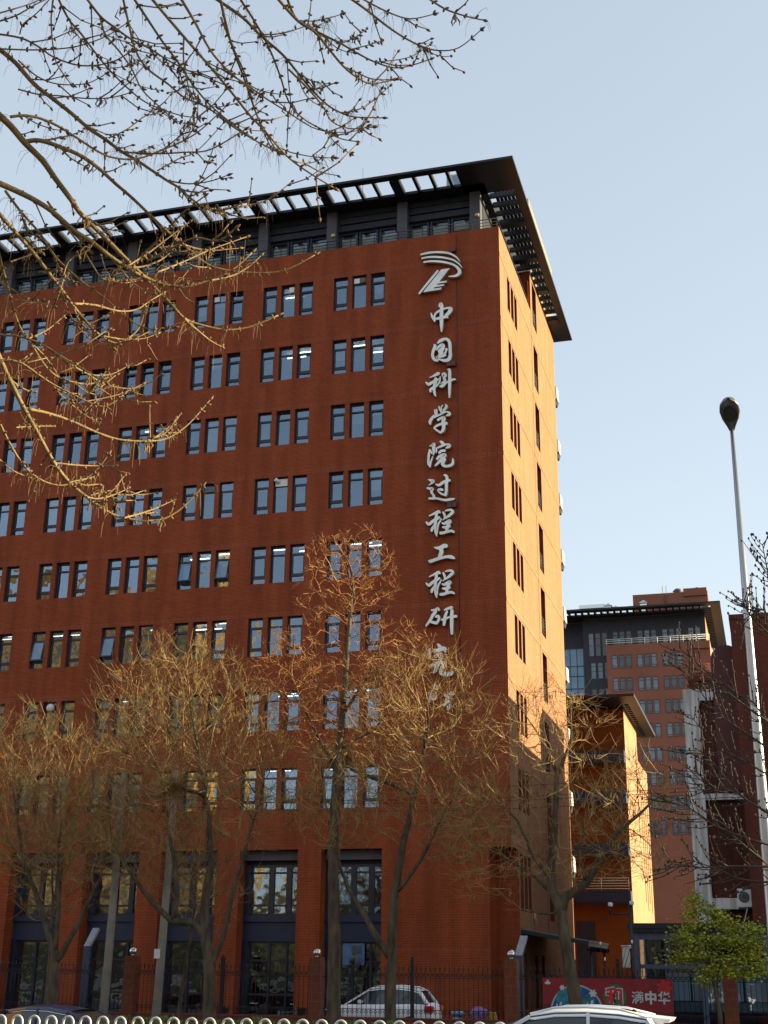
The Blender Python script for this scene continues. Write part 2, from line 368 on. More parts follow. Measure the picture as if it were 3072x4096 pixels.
for y0, y1, z0, z1 in sh:
    yy = y0; 
    if y1-y0 < 1: mb.box(-.34, -.28, y0, y0+.06, z0, z1); mb.box(-.34, -.28, y1-.06, y1, z0, z1); mb.box(-.34, -.28, y0, y1, z1-.5, z1-.44); mb.box(-.34, -.28, y0, y1, z0+.3, z0+.38)
    else:
        mb.box(-.44, -.38, y0, y0+.07, z0, z1); mb.box(-.44, -.38, y1-.07, y1, z0, z1); mb.box(-.44, -.38, (y0+y1)/2-.03, (y0+y1)/2+.03, z0, z1); mb.box(-.44, -.38, y0, y1, z0+1.0, z0+1.06)
    xx = -.32 if y1-y0 < 1 else -.42
    mp.face([(xx,y0,z0),(xx,y1,z0),(xx,y1,z1),(xx,y0,z1)])
wr = mb.build('window_frames_beyond', M['frame'], hall); tag(wr, kind='stuff'); wp = mp.build('pane', M['glass2'], wr)
for zt in (42.3, 38.05, 34.25, 30.45, 26.65, 22.85, 19.05, 15.2):          # stair window guard rails
    q = MB(); z0 = zt-2.7
    for i in range(5): q.tube([(-.08, 10.60, z0+.25+i*.2), (-.08, 12.08, z0+.25+i*.2)], .014, 5)
    for y in (10.9, 11.35, 11.8): q.tube([(-.08, y, z0+.05), (-.08, y, z0+1.1)], .014, 5)
    q.build('guard_rail', M['grey'], hall)
# odd things set in window heads: fan, duct, white sheet, louvre
def inwin(r, g, w, fn, name, m):
    x0, x1 = win_x(g, w); zt = ZT0-r*FH; q = MB(); fn(q, x0, x1, zt); return q.build(name, m, hall)
for (r, g, w) in ((0,0,1), (0,1,1), (0,2,1)): inwin(r, g, w, lambda q, a, b_, z: q.box(a+.07+(.35 if g == 1 else 0), a+.38+(.33 if g == 1 else 0), .12, .16, z-.42, z-.12), 'white_sheet', M['white'])
inwin(0, 0, 1, lambda q, a, b_, z: (q.box(b_-.40, b_-.07, .10, .19, z-.42, z-.12), q.tube([(b_-.235, .10, z-.27), (b_-.235, .08, z-.27)], .12, 14)), 'extract_fan', M['grey'])
inwin(3, 1, 1, lambda q, a, b_, z: (q.box(a+.06, b_-.05, .14, .18, z-.48, z-.08), q.tube([(a+.26, .15, z-.26), (a+.2, -.02, z-.2), (a+.12, -.10, z-.14)], .10, 12)), 'flue_duct', M['white'])
inwin(3, 2, 1, lambda q, a, b_, z: [q.box(a+.06, b_-.05, .12, .17, z-.44+i*.07, z-.41+i*.07) for i in range(5)], 'louvre', M['grey'])
inwin(6, 4, 1, lambda q, a, b_, z: q.ball(((a+b_)/2, .12, z-.3), .22), 'cowl', M['white'])
# ------------------------------------------------------------------ ground storey glazing
YG = 1.0
for k in range(8):
    a, b_ = BW0-k*PB, BW1-k*PB
    if k == 0: a, b_ = -9.08, -6.13
    t = MB(); t.box(a, b_, .55, .75, 7.15, ZLIN-.01); t.build('lintel_panel', M['column'], hall)
    for z0, z1, sp in ((4.62, 6.95, (5.05, 6.55)), (.15, 3.46, (2.55, 1.05))):
        f = MB(); f.box(a, a+.30, YG-.25, YG+.02, z0, z1); f.box(b_-.08, b_, YG-.05, YG+.02, z0, z1)
        f.box(a+.30, b_-.08, YG-.08, YG+.02, z1-.10, z1); f.box(a+.30, b_-.08, YG-.08, YG+.02, z0, z0+.10)
        for fx in (.40, .74):
            x = a+.3+(b_-a-.38)*fx; wd = .13 if z0 > 4 else .05
            f.box(x-wd, x+wd, YG-.10, YG+.02, z0+.1, z1-.1)
        for z in sp: f.box(a+.3, b_-.08, YG-.07, YG+.02, z, z+.09)
        fo = f.build('glazed_bay', M['frame'], hall)
        p = MB(); p.face([(a+.3,YG,z0+.05),(b_-.05,YG,z0+.05),(b_-.05,YG,z1-.05),(a+.3,YG,z1-.05)]); p.build('pane', M['glass2'], fo)
    s = MB(); s.box(a, b_, YG-.30, YG+.03, 4.34, 4.62); s.box(a, b_, YG-.18, YG+.03, 3.52, 4.34); s.box(a, b_, YG-.24, YG+.03, 3.46, 3.52)
    s.build('spandrel_panel', M['navy'], hall)
    s = MB(); s.box(a, b_, YG-.24, YG+.03, 0, .15); s.build('plinth', M['navy'], hall)
    s = MB(); s.box(a, b_, YG-.02, YG+.03, 6.95, 7.6); s.build('lintel_void', M['iron'], hall)
q = MB(); x = -8.2; q.box(x, x+1.05, YG-.16, YG-.11, 2.45, 3.4); q.build('service_panel', mat('blue_panel', (.10, .17, .33), .5), hall)
q = MB(); [q.box(-7.75, -7.3, YG-.20, YG-.165, 2.95+i*.065, 2.985+i*.065) for i in range(6)]; q.tube([(-7.75, YG-.2, 2.55), (-7.6, YG-.35, 2.85), (-7.45, YG-.35, 2.75), (-7.45, YG-.3, 2.3)], .12, 10); q.build('vent_pipe', M['grey'], hall)
# ------------------------------------------------------------------ penthouse and roof canopy
YP = .95
M['pglass'] = glass('terrace_glass', (.8, .86, .92), .10, .01, .7)
M['pblind'] = mat('terrace_blind', (.70, .76, .70), .8, var=.1)
mb = MB(); mb.face([(XL,YP+.35,38.9),(-1.1,YP+.35,38.9),(-1.1,YP+.35,42.7),(XL,YP+.35,42.7)]); mb.build('penthouse_wall', M['slate'], hall)
mb = MB()
for z in (41.55, 42.0, 42.4): mb.box(XL, -1.2, YP-.0-(z-41.5)*.05, YP+.36, z-.14+.14, z+.36)
mb.build('fascia_panel', M['slate'], hall)
for k in range(9):
    xc = -1.42-k*PB; c = MB(); c.box(xc-.29, xc+.29, .62, 1.28 if k else 1.7, 38.9, 42.69); co = c.build('roof_column', M['column'], hall)
    if k == 0:
        c = MB(); c.box(-1.12, -1.10, 1.26, 9.9, 38.9, 42.69); c.build('penthouse_end', M['slate'], hall)
    if k in (0, 2, 4, 6):
        l = MB(); l.bbox(xc+.02, xc+.25, .48, .615, 41.05, 41.22, .03); l.build('wall_lamp', M['lampyel'], hall)
    for j in range(3):
        x0 = xc-.30-3.5+j*1.18; f = MB()
        f.box(x0, x0+.1, YP+.15, YP+.34, 38.9, 41.55); f.box(x0+1.0, x0+1.1, YP+.15, YP+.34, 38.9, 41.55); f.box(x0+.1, x0+1.0, YP+.2, YP+.3, 40.55, 40.65); f.box(x0+.1, x0+1.0, YP+.2, YP+.3, 41.4, 41.55)
        f.box(x0+.52, x0+.57, YP+.22, YP+.3, 39.5, 40.55)
        fo = f.build('terrace_window', M['frame'], hall)
        p = MB(); p.box(x0+.12, x0+.98, YP+.31, YP+.325, 40.68+rnd.random()*.1, 41.25); p.build('roller_blind', M['pblind'], fo)
        p = MB(); p.box(x0+.12, x0+.98, YP+.31, YP+.325, 39.3, 40.42); p.build('lower_blind', M['white'], fo)
        p = MB(); p.face([(x0+.1,YP+.27,39),(x0+1.0,YP+.27,39),(x0+1.0,YP+.27,41.5),(x0+.1,YP+.27,41.5)]); p.build('pane', M['pglass'], fo)
q = MB()
for z in (40.12, 40.30, 40.50): q.tube([(XL, .12, z), (-.1, .12, z), (-.12, 9.8, z)], .018 if z < 40.5 else .028, 6)
x = -.12
while x > XL: q.tube([(x, .12, 39.9), (x, .12, 40.5)], .02, 5); x -= 1.37
for i in range(1, 8): q.tube([(-.12, .12+i*1.3, 39.9), (-.12, .12+i*1.3, 40.5)], .02, 5)
q.build('railing', M['iron'], hall)
SZ, TH = 42.70, .13
mb = MB()
mb.box(XL, -2.0, -1.97, -1.53, SZ, SZ+TH); mb.box(-2.0, 1.18, -1.97, 1.0, SZ, SZ+TH)          # front edge, corner plate
mb.box(.71, 1.18, 1.0, 17.2, SZ, SZ+TH+.02); mb.box(-1.0, 1.18, 17.2, 19.94, SZ, SZ+TH)
mb.box(XL, -.75, -.05, 1.0, SZ, SZ+TH+.03); mb.box(XL, -.75, 1.0, 19.94, SZ+.002, SZ+TH)
for k in range(10):
    xc = -5.43-k*PB+PB*0
    mb.box(xc-.265, xc+.265, -1.53, -.05, SZ-.10, SZ+.25)
    for j in range(1, 4):
        x = xc+.265+.73*j+.2*(j-1)
        if x < -2.2: mb.box(x, x+.16, -1.53, -.05, SZ-.02, SZ+.26)
for j in range(1, 4): x = -5.43+.265+.73*j+.2*(j-1); 
y = 1.0
while y < 16.9:
    for j in range(3): mb.box(-.75, .71, y+.42+j*.93, y+.58+j*.93, SZ-.02, SZ+.26) if y+.58+j*.93 < 17 else None
    mb.box(-.75, .71, y+3.22, min(y+3.72, 17.19), SZ-.10, SZ+.25) if y+3.3 < 17 else None
    y += PB
mb.build('roof_canopy', M['roof'], hall)
M['rib'] = mat('ribbed_screen', (.42, .39, .30), .45, var=.1)
q = MB(); y = 10.4
while y < 19.6: q.box(-.10, .0, y, y+.09, 42.85, 48.1); y += .16
q.box(-4.0, -.10, 10.35, 19.7, 42.84, 48.0); q.build('equipment_screen', M['rib'], hall)
q = MB(); [q.box(-.62+i*.22, -.45+i*.22, 1.6, 16.9, 43.35, 43.5) for i in range(6)]; q.build('roof_louvre', M['roof'], hall)
q = MB(); q.box(-3.6, -2.55, 3.2, 6, 42.84, 45.75); q.build('lift_head', mat('pale_render', (.45, .42, .36), .7), hall)
q = MB(); q.box(-3.5, -2.8, 3.15, 3.19, 44.2, 45.6); q.build('lift_head_window', M['glass2'], hall)
q = MB(); q.tube([(-8.3, 2, 42.8), (-8.3, 2, 46.3)], [.03, .012], 5); q.tube([(-18.5, 2, 42.8), (-18.5, 2, 46.0)], [.03, .012], 5); q.build('lightning_rod', M['grey'], hall)
for zt in (38.2, 34.4, 30.6, 26.8, 23.0, 19.2, 15.4, 11.6, 7.8):          # hoods on the far corner
    q = MB(); q.faces([(-.2,19.22,zt),(.12,19.22,zt),(.12,20,zt),(-.2,20,zt),(-.2,19.22,zt+1.15),(.09,19.22,zt+.85),(.09,20,zt+.85),(-.2,20,zt+1.15)], [(0,3,2,1),(4,5,6,7),(0,1,5,4),(1,2,6,5),(2,3,7,6),(3,0,4,7)]); q.build('corner_hood', M['white'], hall)
    q = MB(); q.faces([(-.2,19.24,zt-.35),(.02,19.24,zt-.35),(.11,19.24,zt-.02),(-.2,19.24,zt-.02),(-.2,19.98,zt-.35),(.02,19.98,zt-.35),(.11,19.98,zt-.02),(-.2,19.98,zt-.02)], [(0,1,2,3),(7,6,5,4),(0,4,5,1),(1,5,6,2),(2,6,7,3),(3,7,4,0)]); q.build('hood_base', M['iron'], hall)
# ------------------------------------------------------------------ sign
sign = thing('lettered_sign', 'tall vertical sign of raised pale metal Chinese characters under a three-stroke emblem on rust brick', 'sign', (-3.2, 0, 25))
SY = -.26
def W2(ox, oy, k, p): return onY(ox+p[0]*k, oy+p[1]*k, SY)
def smooth_stroke(st, n=4):
    out = []
    for i in range(len(st)-1):
        p0 = st[max(i-1, 0)]; p1 = st[i]; p2 = st[i+1]; p3 = st[min(i+2, len(st)-1)]
        for j in range(n):
            t = j/n
            out.append(tuple(.5*(2*p1[c]+(p2[c]-p0[c])*t+(2*p0[c]-5*p1[c]+4*p2[c]-p3[c])*t*t+(3*p1[c]-p0[c]-3*p2[c]+p3[c])*t**3) for c in range(3)))
    out.append(st[-1]); return out
def stroke_poly(st):
    st = smooth_stroke(st); L = []; Rr = []
    for i, (x, y, w) in enumerate(st):
        a = st[max(i-1, 0)]; b_ = st[min(i+1, len(st)-1)]; dx, dy = b_[0]-a[0], b_[1]-a[1]; l = math.hypot(dx, dy) or 1; h = max(w, 8)/2
        L.append((x-dy/l*h, y+dx/l*h)); Rr.append((x+dy/l*h, y-dx/l*h))
    def capp(p, q, i0, i1, sgn):
        (x, y, w) = st[i0]; (x2, y2, _) = st[i1]; l = math.hypot(x-x2, y-y2) or 1; e = max(w, 8)*.38
        return [((p[0]*.8+q[0]*.2)+(x-x2)/l*e*.8, (p[1]*.8+q[1]*.2)+(y-y2)/l*e*.8), ((p[0]*.2+q[0]*.8)+(x-x2)/l*e*.8, (p[1]*.2+q[1]*.8)+(y-y2)/l*e*.8)]
    return L+capp(L[-1], Rr[-1], -1, -2, 1)+Rr[::-1]+capp(Rr[0], L[0], 0, 1, 1)
def sign_part(name, ox, oy, k, strokes, polys=(), parent=sign):
    b = MB(); b.side = 1; n = 0
    ps = [stroke_poly(s) for s in strokes]+list(polys)
    for p in ps:
        pts = [W2(ox, oy, k, q)-sign.location for q in p]; dy = -.003*n; n += 1
        L = len(pts)
        for i in range(0): pass
        off = Vector((0, .20-dy, 0)); pts = [q+Vector((0, dy, 0)) for q in pts]
        # ribbon strips keep self-crossing strokes clean
        if n <= len(strokes):
            m = (L-4)//2; b.mi = 0; A = pts[:m]; B = pts[m+2:2*m+2][::-1]
            b.faces(A+B, [(i, i+1, m+i+1, m+i) for i in range(m-1)]); b.face([A[-1], pts[m], pts[m+1], B[-1]]); b.face([B[0], pts[-2], pts[-1], A[0]])
            b.mi = 1
            for i in range(L): b.face([pts[i], pts[(i+1) % L], pts[(i+1) % L]+off, pts[i]+off])
            b.mi = 0
        else: b.prism(pts, off)
    return b.build(name, [M['signface'], M['signside']], parent)
K1, K2 = 180/1659, 220/1659
CH = [
 (1680,1190,K1,[[(715,345,40),(712,275,60),(770,225,100),(800,300,125),(795,430,125),(790,700,140),(790,1000,115),(790,1260,40)],[(405,560,20),(450,700,90),(545,890,40)],[(545,865,70),(545,650,65),(620,550,75),(760,470,75),(960,395,65),(1080,390,90),(1135,430,140),(1060,560,125),(940,690,120)],[(580,790,60),(690,770,100),(800,745,110),(960,725,70),(1030,745,50)]]),
 (1680,1330,K1,[[(520,430,40),(555,520,125),(480,700,100),(460,860,100),(520,980,110),(620,1030,80),(690,990,60)],[(650,390,60),(760,300,120),(900,240,95),(1000,250,100),(1090,370,110),(1110,650,110),(1110,880,125),(1040,1000,130),(900,1030,105),(700,985,50)],[(610,650,40),(690,530,90),(830,450,110),(860,540,120),(790,650,150),(700,700,110)],[(760,640,150),(770,760,180),(750,860,140),(685,940,60)],[(985,610,100),(945,720,70),(900,830,90)],[(660,860,50),(800,880,100),(960,840,50)],[(590,890,35),(640,950,40)]]),
 (1680,1460,K1,[[(340,465,20),(500,400,70),(640,330,115),(700,300,90)],[(220,630,50),(310,710,105),(450,640,100),(600,560,110),(680,520,60)],[(570,490,100),(590,580,105),(540,760,120),(520,900,105),(540,1050,90),(580,1140,40)],[(500,830,105),(385,920,100),(400,990,65)],[(745,430,40),(735,580,60),(690,680,60),(600,800,60)],[(825,420,45),(835,340,65),(900,320,85),(950,390,95),(890,460,80),(900,520,95),(930,570,90),(850,640,60),(770,690,30)],[(740,790,70),(830,770,115),(960,660,80),(1100,590,80),(1250,530,70),(1310,540,40)],[(1010,180,20),(1080,165,80),(1095,300,110),(1095,600,110),(1090,900,100),(1085,1200,55)]]),
 (1680,1600,K1,[[(545,350,40),(550,430,65),(570,530,55)],[(610,345,50),(620,460,60),(620,570,55)],[(700,240,55),(730,330,75),(790,440,75),(800,510,55)],[(840,190,40),(790,260,45),(800,380,45)],[(940,160,40),(975,240,100),(900,360,90),(860,460,85)],[(385,890,65),(370,800,110),(440,680,105),(520,590,85),(580,585,40)],[(450,680,50),(600,610,60),(760,530,70),(900,460,60),(1000,440,50),(1080,490,110),(1080,550,80),(980,570,60)],[(660,740,95),(760,685,95),(890,640,100),(880,720,120),(850,800,120),(870,900,135),(875,1020,120),(840,1130,105),(760,1215,65)],[(760,1210,70),(640,1130,65),(530,1040,60),(610,960,80),(750,900,90),(900,865,120),(985,870,105)]]),
 (1680,1745,K1,[[(360,490,60),(330,650,90),(310,850,80),(320,1020,90),(375,1140,40)],[(350,490,60),(405,560,65),(435,640,45)],[(350,360,30),(430,345,60),(510,280,115),(500,420,115),(510,560,90),(490,690,45)],[(470,750,40),(430,860,60),(390,980,70),(375,1110,50)],[(730,190,40),(800,220,105),(865,300,115)],[(600,430,60),(610,520,65),(590,620,30)],[(650,430,60),(740,390,75),(880,330,85),(1000,300,65),(1080,340,125),(1040,400,100),(950,440,40)],[(710,620,85),(780,550,95),(920,530,90)],[(640,850,95),(700,760,100),(850,700,120),(930,690,105),(900,740,110),(800,850,115),(680,980,95),(560,1090,55)],[(920,840,110),(860,940,125),(840,1040,125),(930,1110,95),(1100,1090,100),(1200,1020,100),(1220,900,75),(1210,810,20)]]),
 (1680,1880,K1,[[(300,350,30),(400,380,95),(490,410,105),(430,480,70),(320,560,20)],[(260,660,60),(380,690,105),(465,690,90),(420,790,95),(460,880,80),(520,970,85),(460,1050,80)],[(330,1050,70),(480,1050,80),(640,1050,75),(800,1090,80),(960,1105,90),(1150,1080,95),(1270,1060,50)],[(580,520,40),(700,560,95),(850,460,105),(1000,400,110),(1110,380,75)],[(880,180,50),(970,220,105),(1000,350,105),(975,520,105),(970,750,105),(950,900,95),(930,950,60)],[(950,930,75),(820,890,75),(720,830,60),(660,760,40),(690,700,50)],[(690,720,60),(780,720,105),(850,740,60)]]),
 (1680,2020,K1,0),
 (1680,2140,K1,[[(520,450,30),(640,480,105),(780,460,145),(880,400,150),(980,400,135)],[(770,500,140),(790,620,155),(740,760,140),(710,850,130)],[(320,930,40),(370,970,120),(480,940,115),(650,880,115),(850,830,100),(1000,800,105),(1150,810,130),(1270,860,70)]]),
 (1680,2262,K1,0),
 (1680,2400,K1,[[(420,370,60),(560,370,100),(650,320,110),(700,370,85)],[(580,420,115),(480,550,115),(400,700,105),(300,850,85),(220,950,60)],[(400,800,90),(500,830,105),(620,850,105)],[(580,620,80),(670,600,110),(700,700,95),(640,820,95)],[(900,370,50),(1020,320,95),(1180,270,105)],[(1000,420,80),(930,600,105),(900,800,115),(880,930,80)],[(790,730,60),(880,720,105),(1060,640,70),(1200,620,80),(1340,600,100)],[(1180,380,115),(1170,600,125),(1170,900,125),(1175,1250,85)]]),
 (1660,2550,K2,[[(680,200,40),(745,260,80)],[(450,350,60),(435,500,90),(450,600,50)],[(560,400,80),(700,380,85),(830,330,105),(920,350,60),(900,430,50)],[(600,580,70),(660,540,70),(740,490,50)],[(780,470,50),(800,580,80),(790,660,60)],[(450,880,60),(600,800,75),(760,750,85),(870,800,95),(800,970,90),(780,1070,80),(920,1110,105),(1080,1090,95),(1140,1030,50)],[(700,760,95),(640,940,85),(560,1070,40)]]),
 (1660,2700,K2,[[(600,290,60),(660,390,90),(560,420,50)],[(480,480,50),(460,620,80),(430,800,60)],[(590,560,70),(600,680,100),(540,740,60)],[(480,640,50),(560,620,60)],[(900,620,60),(1050,590,85),(1150,540,85)],[(1000,620,70),(960,780,85),(880,930,40)],[(960,760,50),(1050,740,70),(1130,730,50)],[(1040,760,70),(1030,900,85),(1000,1040,60)]]),
]
CHENG = [[(340,400,40),(470,340,70),(620,270,105),(690,250,115),(740,285,60)],[(620,270,100),(600,400,100),(580,560,110),(560,720,110),(560,880,85),(580,1020,85),(620,1140,45)],[(230,630,60),(330,710,105),(480,590,105),(620,510,115),(720,450,80)],[(560,740,100),(450,880,105),(430,960,80)],[(785,500,40),(740,600,60),(680,700,65),(645,850,60),(640,1050,40)],[(850,260,60),(900,350,85),(915,440,65),(890,490,30)],[(930,220,40),(1040,190,75),(1160,190,95),(1210,260,105),(1120,350,105),(1040,420,90),(930,490,60),(830,560,20)],[(820,660,60),(900,690,95),(1010,620,105),(1110,590,115),(1090,660,95)],[(1080,650,100),(1010,800,115),(990,950,110)],[(830,820,60),(950,830,105),(1090,780,110)],[(750,1040,100),(860,1030,105),(1000,990,95),(1150,960,95),(1260,1000,80)]]
for ox, oy, k, st in CH:
    sc = 1.0
    if st == 0: st = CHENG; sc = 1.03 if oy > 2200 else 1.0
    if sc != 1: st = [[(x, y*sc, w) for x, y, w in s] for s in st]
    if k == K2: st = [[(x, y, w*1.3) for x, y, w in s] for s in st]
    sign_part('sign_character', ox, oy, k, st)
em = sign_part('emblem', 1660, 980, K2, [[(175,285,50),(400,235,60),(650,215,60),(900,225,60),(1080,270,55),(1250,370,45),(1365,505,15)],[(210,400,50),(400,365,55),(650,360,60),(900,385,55),(1150,450,50),(1320,560,45),(1425,690,15)],[(265,520,50),(450,490,55),(700,495,60),(950,530,60),(1150,590,60),(1280,680,75),(1345,790,110),(1310,880,90),(1200,935,65),(1010,950,20)],[(690,775,60),(400,1130,60),(125,1465,50)]],
   [[(790,745),(1050,700),(730,1110),(960,1075),(950,1130),(690,1165),(650,1210),(890,1180),(850,1235),(590,1275),(560,1315),(810,1285),(770,1345),(240,1430)]])
for px, py in ((1815,1000), (1797,1458), (1815,1456), (1800,2022), (1819,2020)):
    p = onY(px, py, -.08); q = MB(); q.box(p.x-.11, p.x+.11, -.22, -.002, p.z-.14, p.z+.14); q.build('junction_box', M['signbox'], hall)
q = MB(); a = onY(1826, 985, 0).x; q.tube([(a, -.02, 39.7), (a, -.02, 13)], .022, 5); q.build('conduit', M['signbox'], hall)
# ------------------------------------------------------------------ neighbouring buildings
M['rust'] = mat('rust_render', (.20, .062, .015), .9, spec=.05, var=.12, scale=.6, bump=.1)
M['rustlit'] = mat('sunlit_rust_render', (.40, .20, .085), .65, var=.12, scale=.5)  # lighter copy of the rust render: sunlight put into the side walls' colour
M['dark_brick'] = brick('dark_red_brick', (.105, .024, .014), (.085, .02, .012), (.12, .04, .025), stain=.35)
M['maroon'] = mat('maroon_paint', (.085, .010, .010), .5, var=.25, scale=1)
M['tower'] = mat('tower_brick', (.235, .078, .042), .6, var=.10, scale=.25)
def stained(name, col, dcol):
    m, t, N, b = nt(name); L = t.links.new
    g = N.new('ShaderNodeNewGeometry'); mp = N.new('ShaderNodeMapping'); mp.inputs['Scale'].default_value = (3.2, 3.2, .30); L(g.outputs['Position'], mp.inputs[0])
    n = N.new('ShaderNodeTexNoise'); n.inputs['Scale'].default_value = 1.3; n.inputs['Detail'].default_value = 7; L(mp.outputs[0], n.inputs[0])
    r = N.new('ShaderNodeValToRGB'); r.color_ramp.elements[0].position = .42; r.color_ramp.elements[0].color = (*dcol, 1); r.color_ramp.elements[1].position = .56; r.color_ramp.elements[1].color = (*col, 1)
    L(n.outputs[0], r.inputs[0]); L(r.outputs[0], b.inputs['Base Color']); b.inputs['Roughness'].default_value = .7; return m
M['stainwhite'] = stained('weathered_white', (.60, .60, .60), (.36, .34, .31))
# --- middle building
mid = thing('annex_building', 'orange-brown annex with navy balcony bands and thin jutting roof beyond the main block', 'building', (1.8, 36, 0))
def absb(parent): 
    def f(mb, name, mats): 
        o = mb.build(name, mats, parent); o.matrix_parent_inverse = Matrix.Translation(-parent.location); return o
    return f
B_ = absb(mid)
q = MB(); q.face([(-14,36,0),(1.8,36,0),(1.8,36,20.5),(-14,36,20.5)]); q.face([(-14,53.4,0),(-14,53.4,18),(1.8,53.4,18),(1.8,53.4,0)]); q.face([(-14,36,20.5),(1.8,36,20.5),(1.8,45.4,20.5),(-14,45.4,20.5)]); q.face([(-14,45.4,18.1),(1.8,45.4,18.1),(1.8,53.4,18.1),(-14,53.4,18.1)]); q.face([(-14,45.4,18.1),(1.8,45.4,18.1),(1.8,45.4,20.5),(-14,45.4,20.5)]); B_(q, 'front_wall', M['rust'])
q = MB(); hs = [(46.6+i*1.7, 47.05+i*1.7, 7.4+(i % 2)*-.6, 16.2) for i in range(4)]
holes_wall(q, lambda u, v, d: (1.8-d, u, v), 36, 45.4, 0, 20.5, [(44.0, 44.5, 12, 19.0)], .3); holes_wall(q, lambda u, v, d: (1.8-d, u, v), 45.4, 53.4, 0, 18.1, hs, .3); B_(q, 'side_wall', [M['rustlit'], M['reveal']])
q = MB(); [q.face([(1.5,h[0],h[2]),(1.5,h[1],h[2]),(1.5,h[1],h[3]),(1.5,h[0],h[3])]) for h in hs+[(44.0, 44.5, 12, 19.0)]]; tag(B_(q, 'slot_glazing', M['glass2']), kind='stuff')
q = MB(); q.box(-14, 3.0, 31.8, 34.6, 20.55, 20.75); q.box(2.3, 3.0, 34.6, 48.6, 20.55, 20.77); q.box(-14, 2.0, 34.6, 49.2, 20.56, 20.74); q.box(2.0, 3.0, 48.6, 49.4, 20.55, 20.75)
y = 35.0
while y < 48.4: q.box(2.0, 2.3, y, y+.25, 20.5, 20.8); y += .85
B_(q, 'roof_canopy', M['roof'])
for z in (16.5, 13.6, 10.0, 6.75):
    q = MB(); q.box(-14, 1.78, 35.1, 35.98, z, z+.85); q.box(-14, 1.7, 35.05, 35.098, z+.1, z+.75); B_(q, 'balcony_band', M['navy'])
    q = MB()
    for i in range(5): q.tube([(-14, 35.2, z+1.0+i*.18), (1.7, 35.2, z+1.0+i*.18)], .015, 4)
    for i in range(8): q.tube([(1.65-i*1.9, 35.2, z+.85), (1.65-i*1.9, 35.2, z+1.75)], .018, 4)
    if z in (6.75,): B_(q, 'balcony_rail', M['grey'])
q = MB(); q.box(-2.2, -.9, 35.93, 35.99, 0, 5.6); B_(q, 'side_door', M['slate'])
# --- rear tower
tw = thing('rear_tower', 'distant twelve-storey rust brick tower with dark upper floors and roof plant', 'building', (4.86, 150, 0))
T_ = absb(tw)
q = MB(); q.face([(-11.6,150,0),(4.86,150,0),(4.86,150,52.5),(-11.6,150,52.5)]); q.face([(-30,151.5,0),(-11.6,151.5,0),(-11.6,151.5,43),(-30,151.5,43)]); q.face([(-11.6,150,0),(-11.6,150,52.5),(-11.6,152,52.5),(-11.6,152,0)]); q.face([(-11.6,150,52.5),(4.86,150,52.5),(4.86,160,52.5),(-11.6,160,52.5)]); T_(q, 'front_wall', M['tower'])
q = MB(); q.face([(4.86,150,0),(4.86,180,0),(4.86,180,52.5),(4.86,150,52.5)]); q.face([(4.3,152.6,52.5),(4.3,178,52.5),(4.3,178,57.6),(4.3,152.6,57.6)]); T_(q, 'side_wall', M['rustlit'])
q = MB(); q.face([(-15.6,152.6,43),(4.3,152.6,43),(4.3,152.6,57.7),(-15.6,152.6,57.7)]); q.face([(-30,154.5,40),(-15.6,154.5,40),(-15.6,154.5,57.7),(-30,154.5,57.7)]); q.face([(-15.6,152.6,43),(-15.6,152.6,57.7),(-15.6,155,57.7),(-15.6,155,43)]); q.face([(-30,151.5,43),(-11,151.5,43),(-11,155,43),(-30,155,43)]); T_(q, 'upper_wall', M['slate'])
q = MB(); q.box(-30, 7.0, 146.6, 148.2, 57.7, 58.0); q.box(5.4, 6.98, 148.2, 178, 57.71, 57.88); q.box(-30, 4.4, 150.2, 178, 57.72, 57.98)
x = -30
while x < 4: q.box(x, x+.3, 148.2, 150.2, 57.6, 58.05); x += 1.05
y = 150.4
while y < 178: q.box(4.4, 5.4, y, y+.3, 57.6, 58.05); y += 1.1
T_(q, 'roof_canopy', M['roof'])
q = MB(); q.box(-7.4, 4.9, 156, 166, 58, 62.4); q.box(1.0, 4.8, 155.7, 156, 61.6, 62.9); T_(q, 'roof_house', M['tower'])
q = MB(); [q.tube([(x, 155.9, 57.9), (x, 155.9, 63.6)], .05, 5) for x in (-2.4, -1.8)]; [q.tube([(-2.4, 155.9, 58.2+i*.4), (-1.8, 155.9, 58.2+i*.4)], .035, 4) for i in range(11)]; T_(q, 'roof_ladder', mat('ladder_rust', (.30, .12, .07), .6))
for x, s in ((-11.2, 1.), (-10.0, .75), (-5.4, 1.1)):
    q = MB(); zb = 58.0+.4; q.box(x-.5*s, x+.5*s, 152, 153, zb-.4, zb+1.2*s)
    q.faces([(x-.7*s,151.8,zb+1.3*s),(x+.7*s,151.8,zb+1.3*s),(x+.7*s,153.2,zb+1.3*s),(x-.7*s,153.2,zb+1.3*s),(x,152.5,zb+1.9*s)], [(0,1,4),(1,2,4),(2,3,4),(3,0,4),(3,2,1,0)]); T_(q, 'roof_ventilator', M['steel'])
q = MB(); q.box(-16, -11.7, 152, 152.7, 59.5, 60.1); [q.tube([(-15.6+i*1.2, 152.3, 58), (-15.6+i*1.2, 152.3, 59.5)], .06, 5) for i in range(4)]; T_(q, 'roof_duct', M['steel'])
q = MB(); q.lathe((.0, 158, 62.4), [(.45, 0), (.45, .5), (.9, .7), (.5, 1.1), (0, 1.25)], 12); q.ball((3.2, 157, 62.9), .55, 10, .8); T_(q, 'roof_cowl', M['grey'])
q = MB(); [q.tube([(-11.6, 150.05, 52.5+z), (4.86, 150.05, 52.5+z)], .05, 4) for z in (.35, .7, 1.0)]; [q.tube([(-11.5+i*2.04, 150.05, 52.5), (-11.5+i*2.04, 150.05, 53.5)], .05, 4) for i in range(9)]; T_(q, 'roof_rail', M['white'])
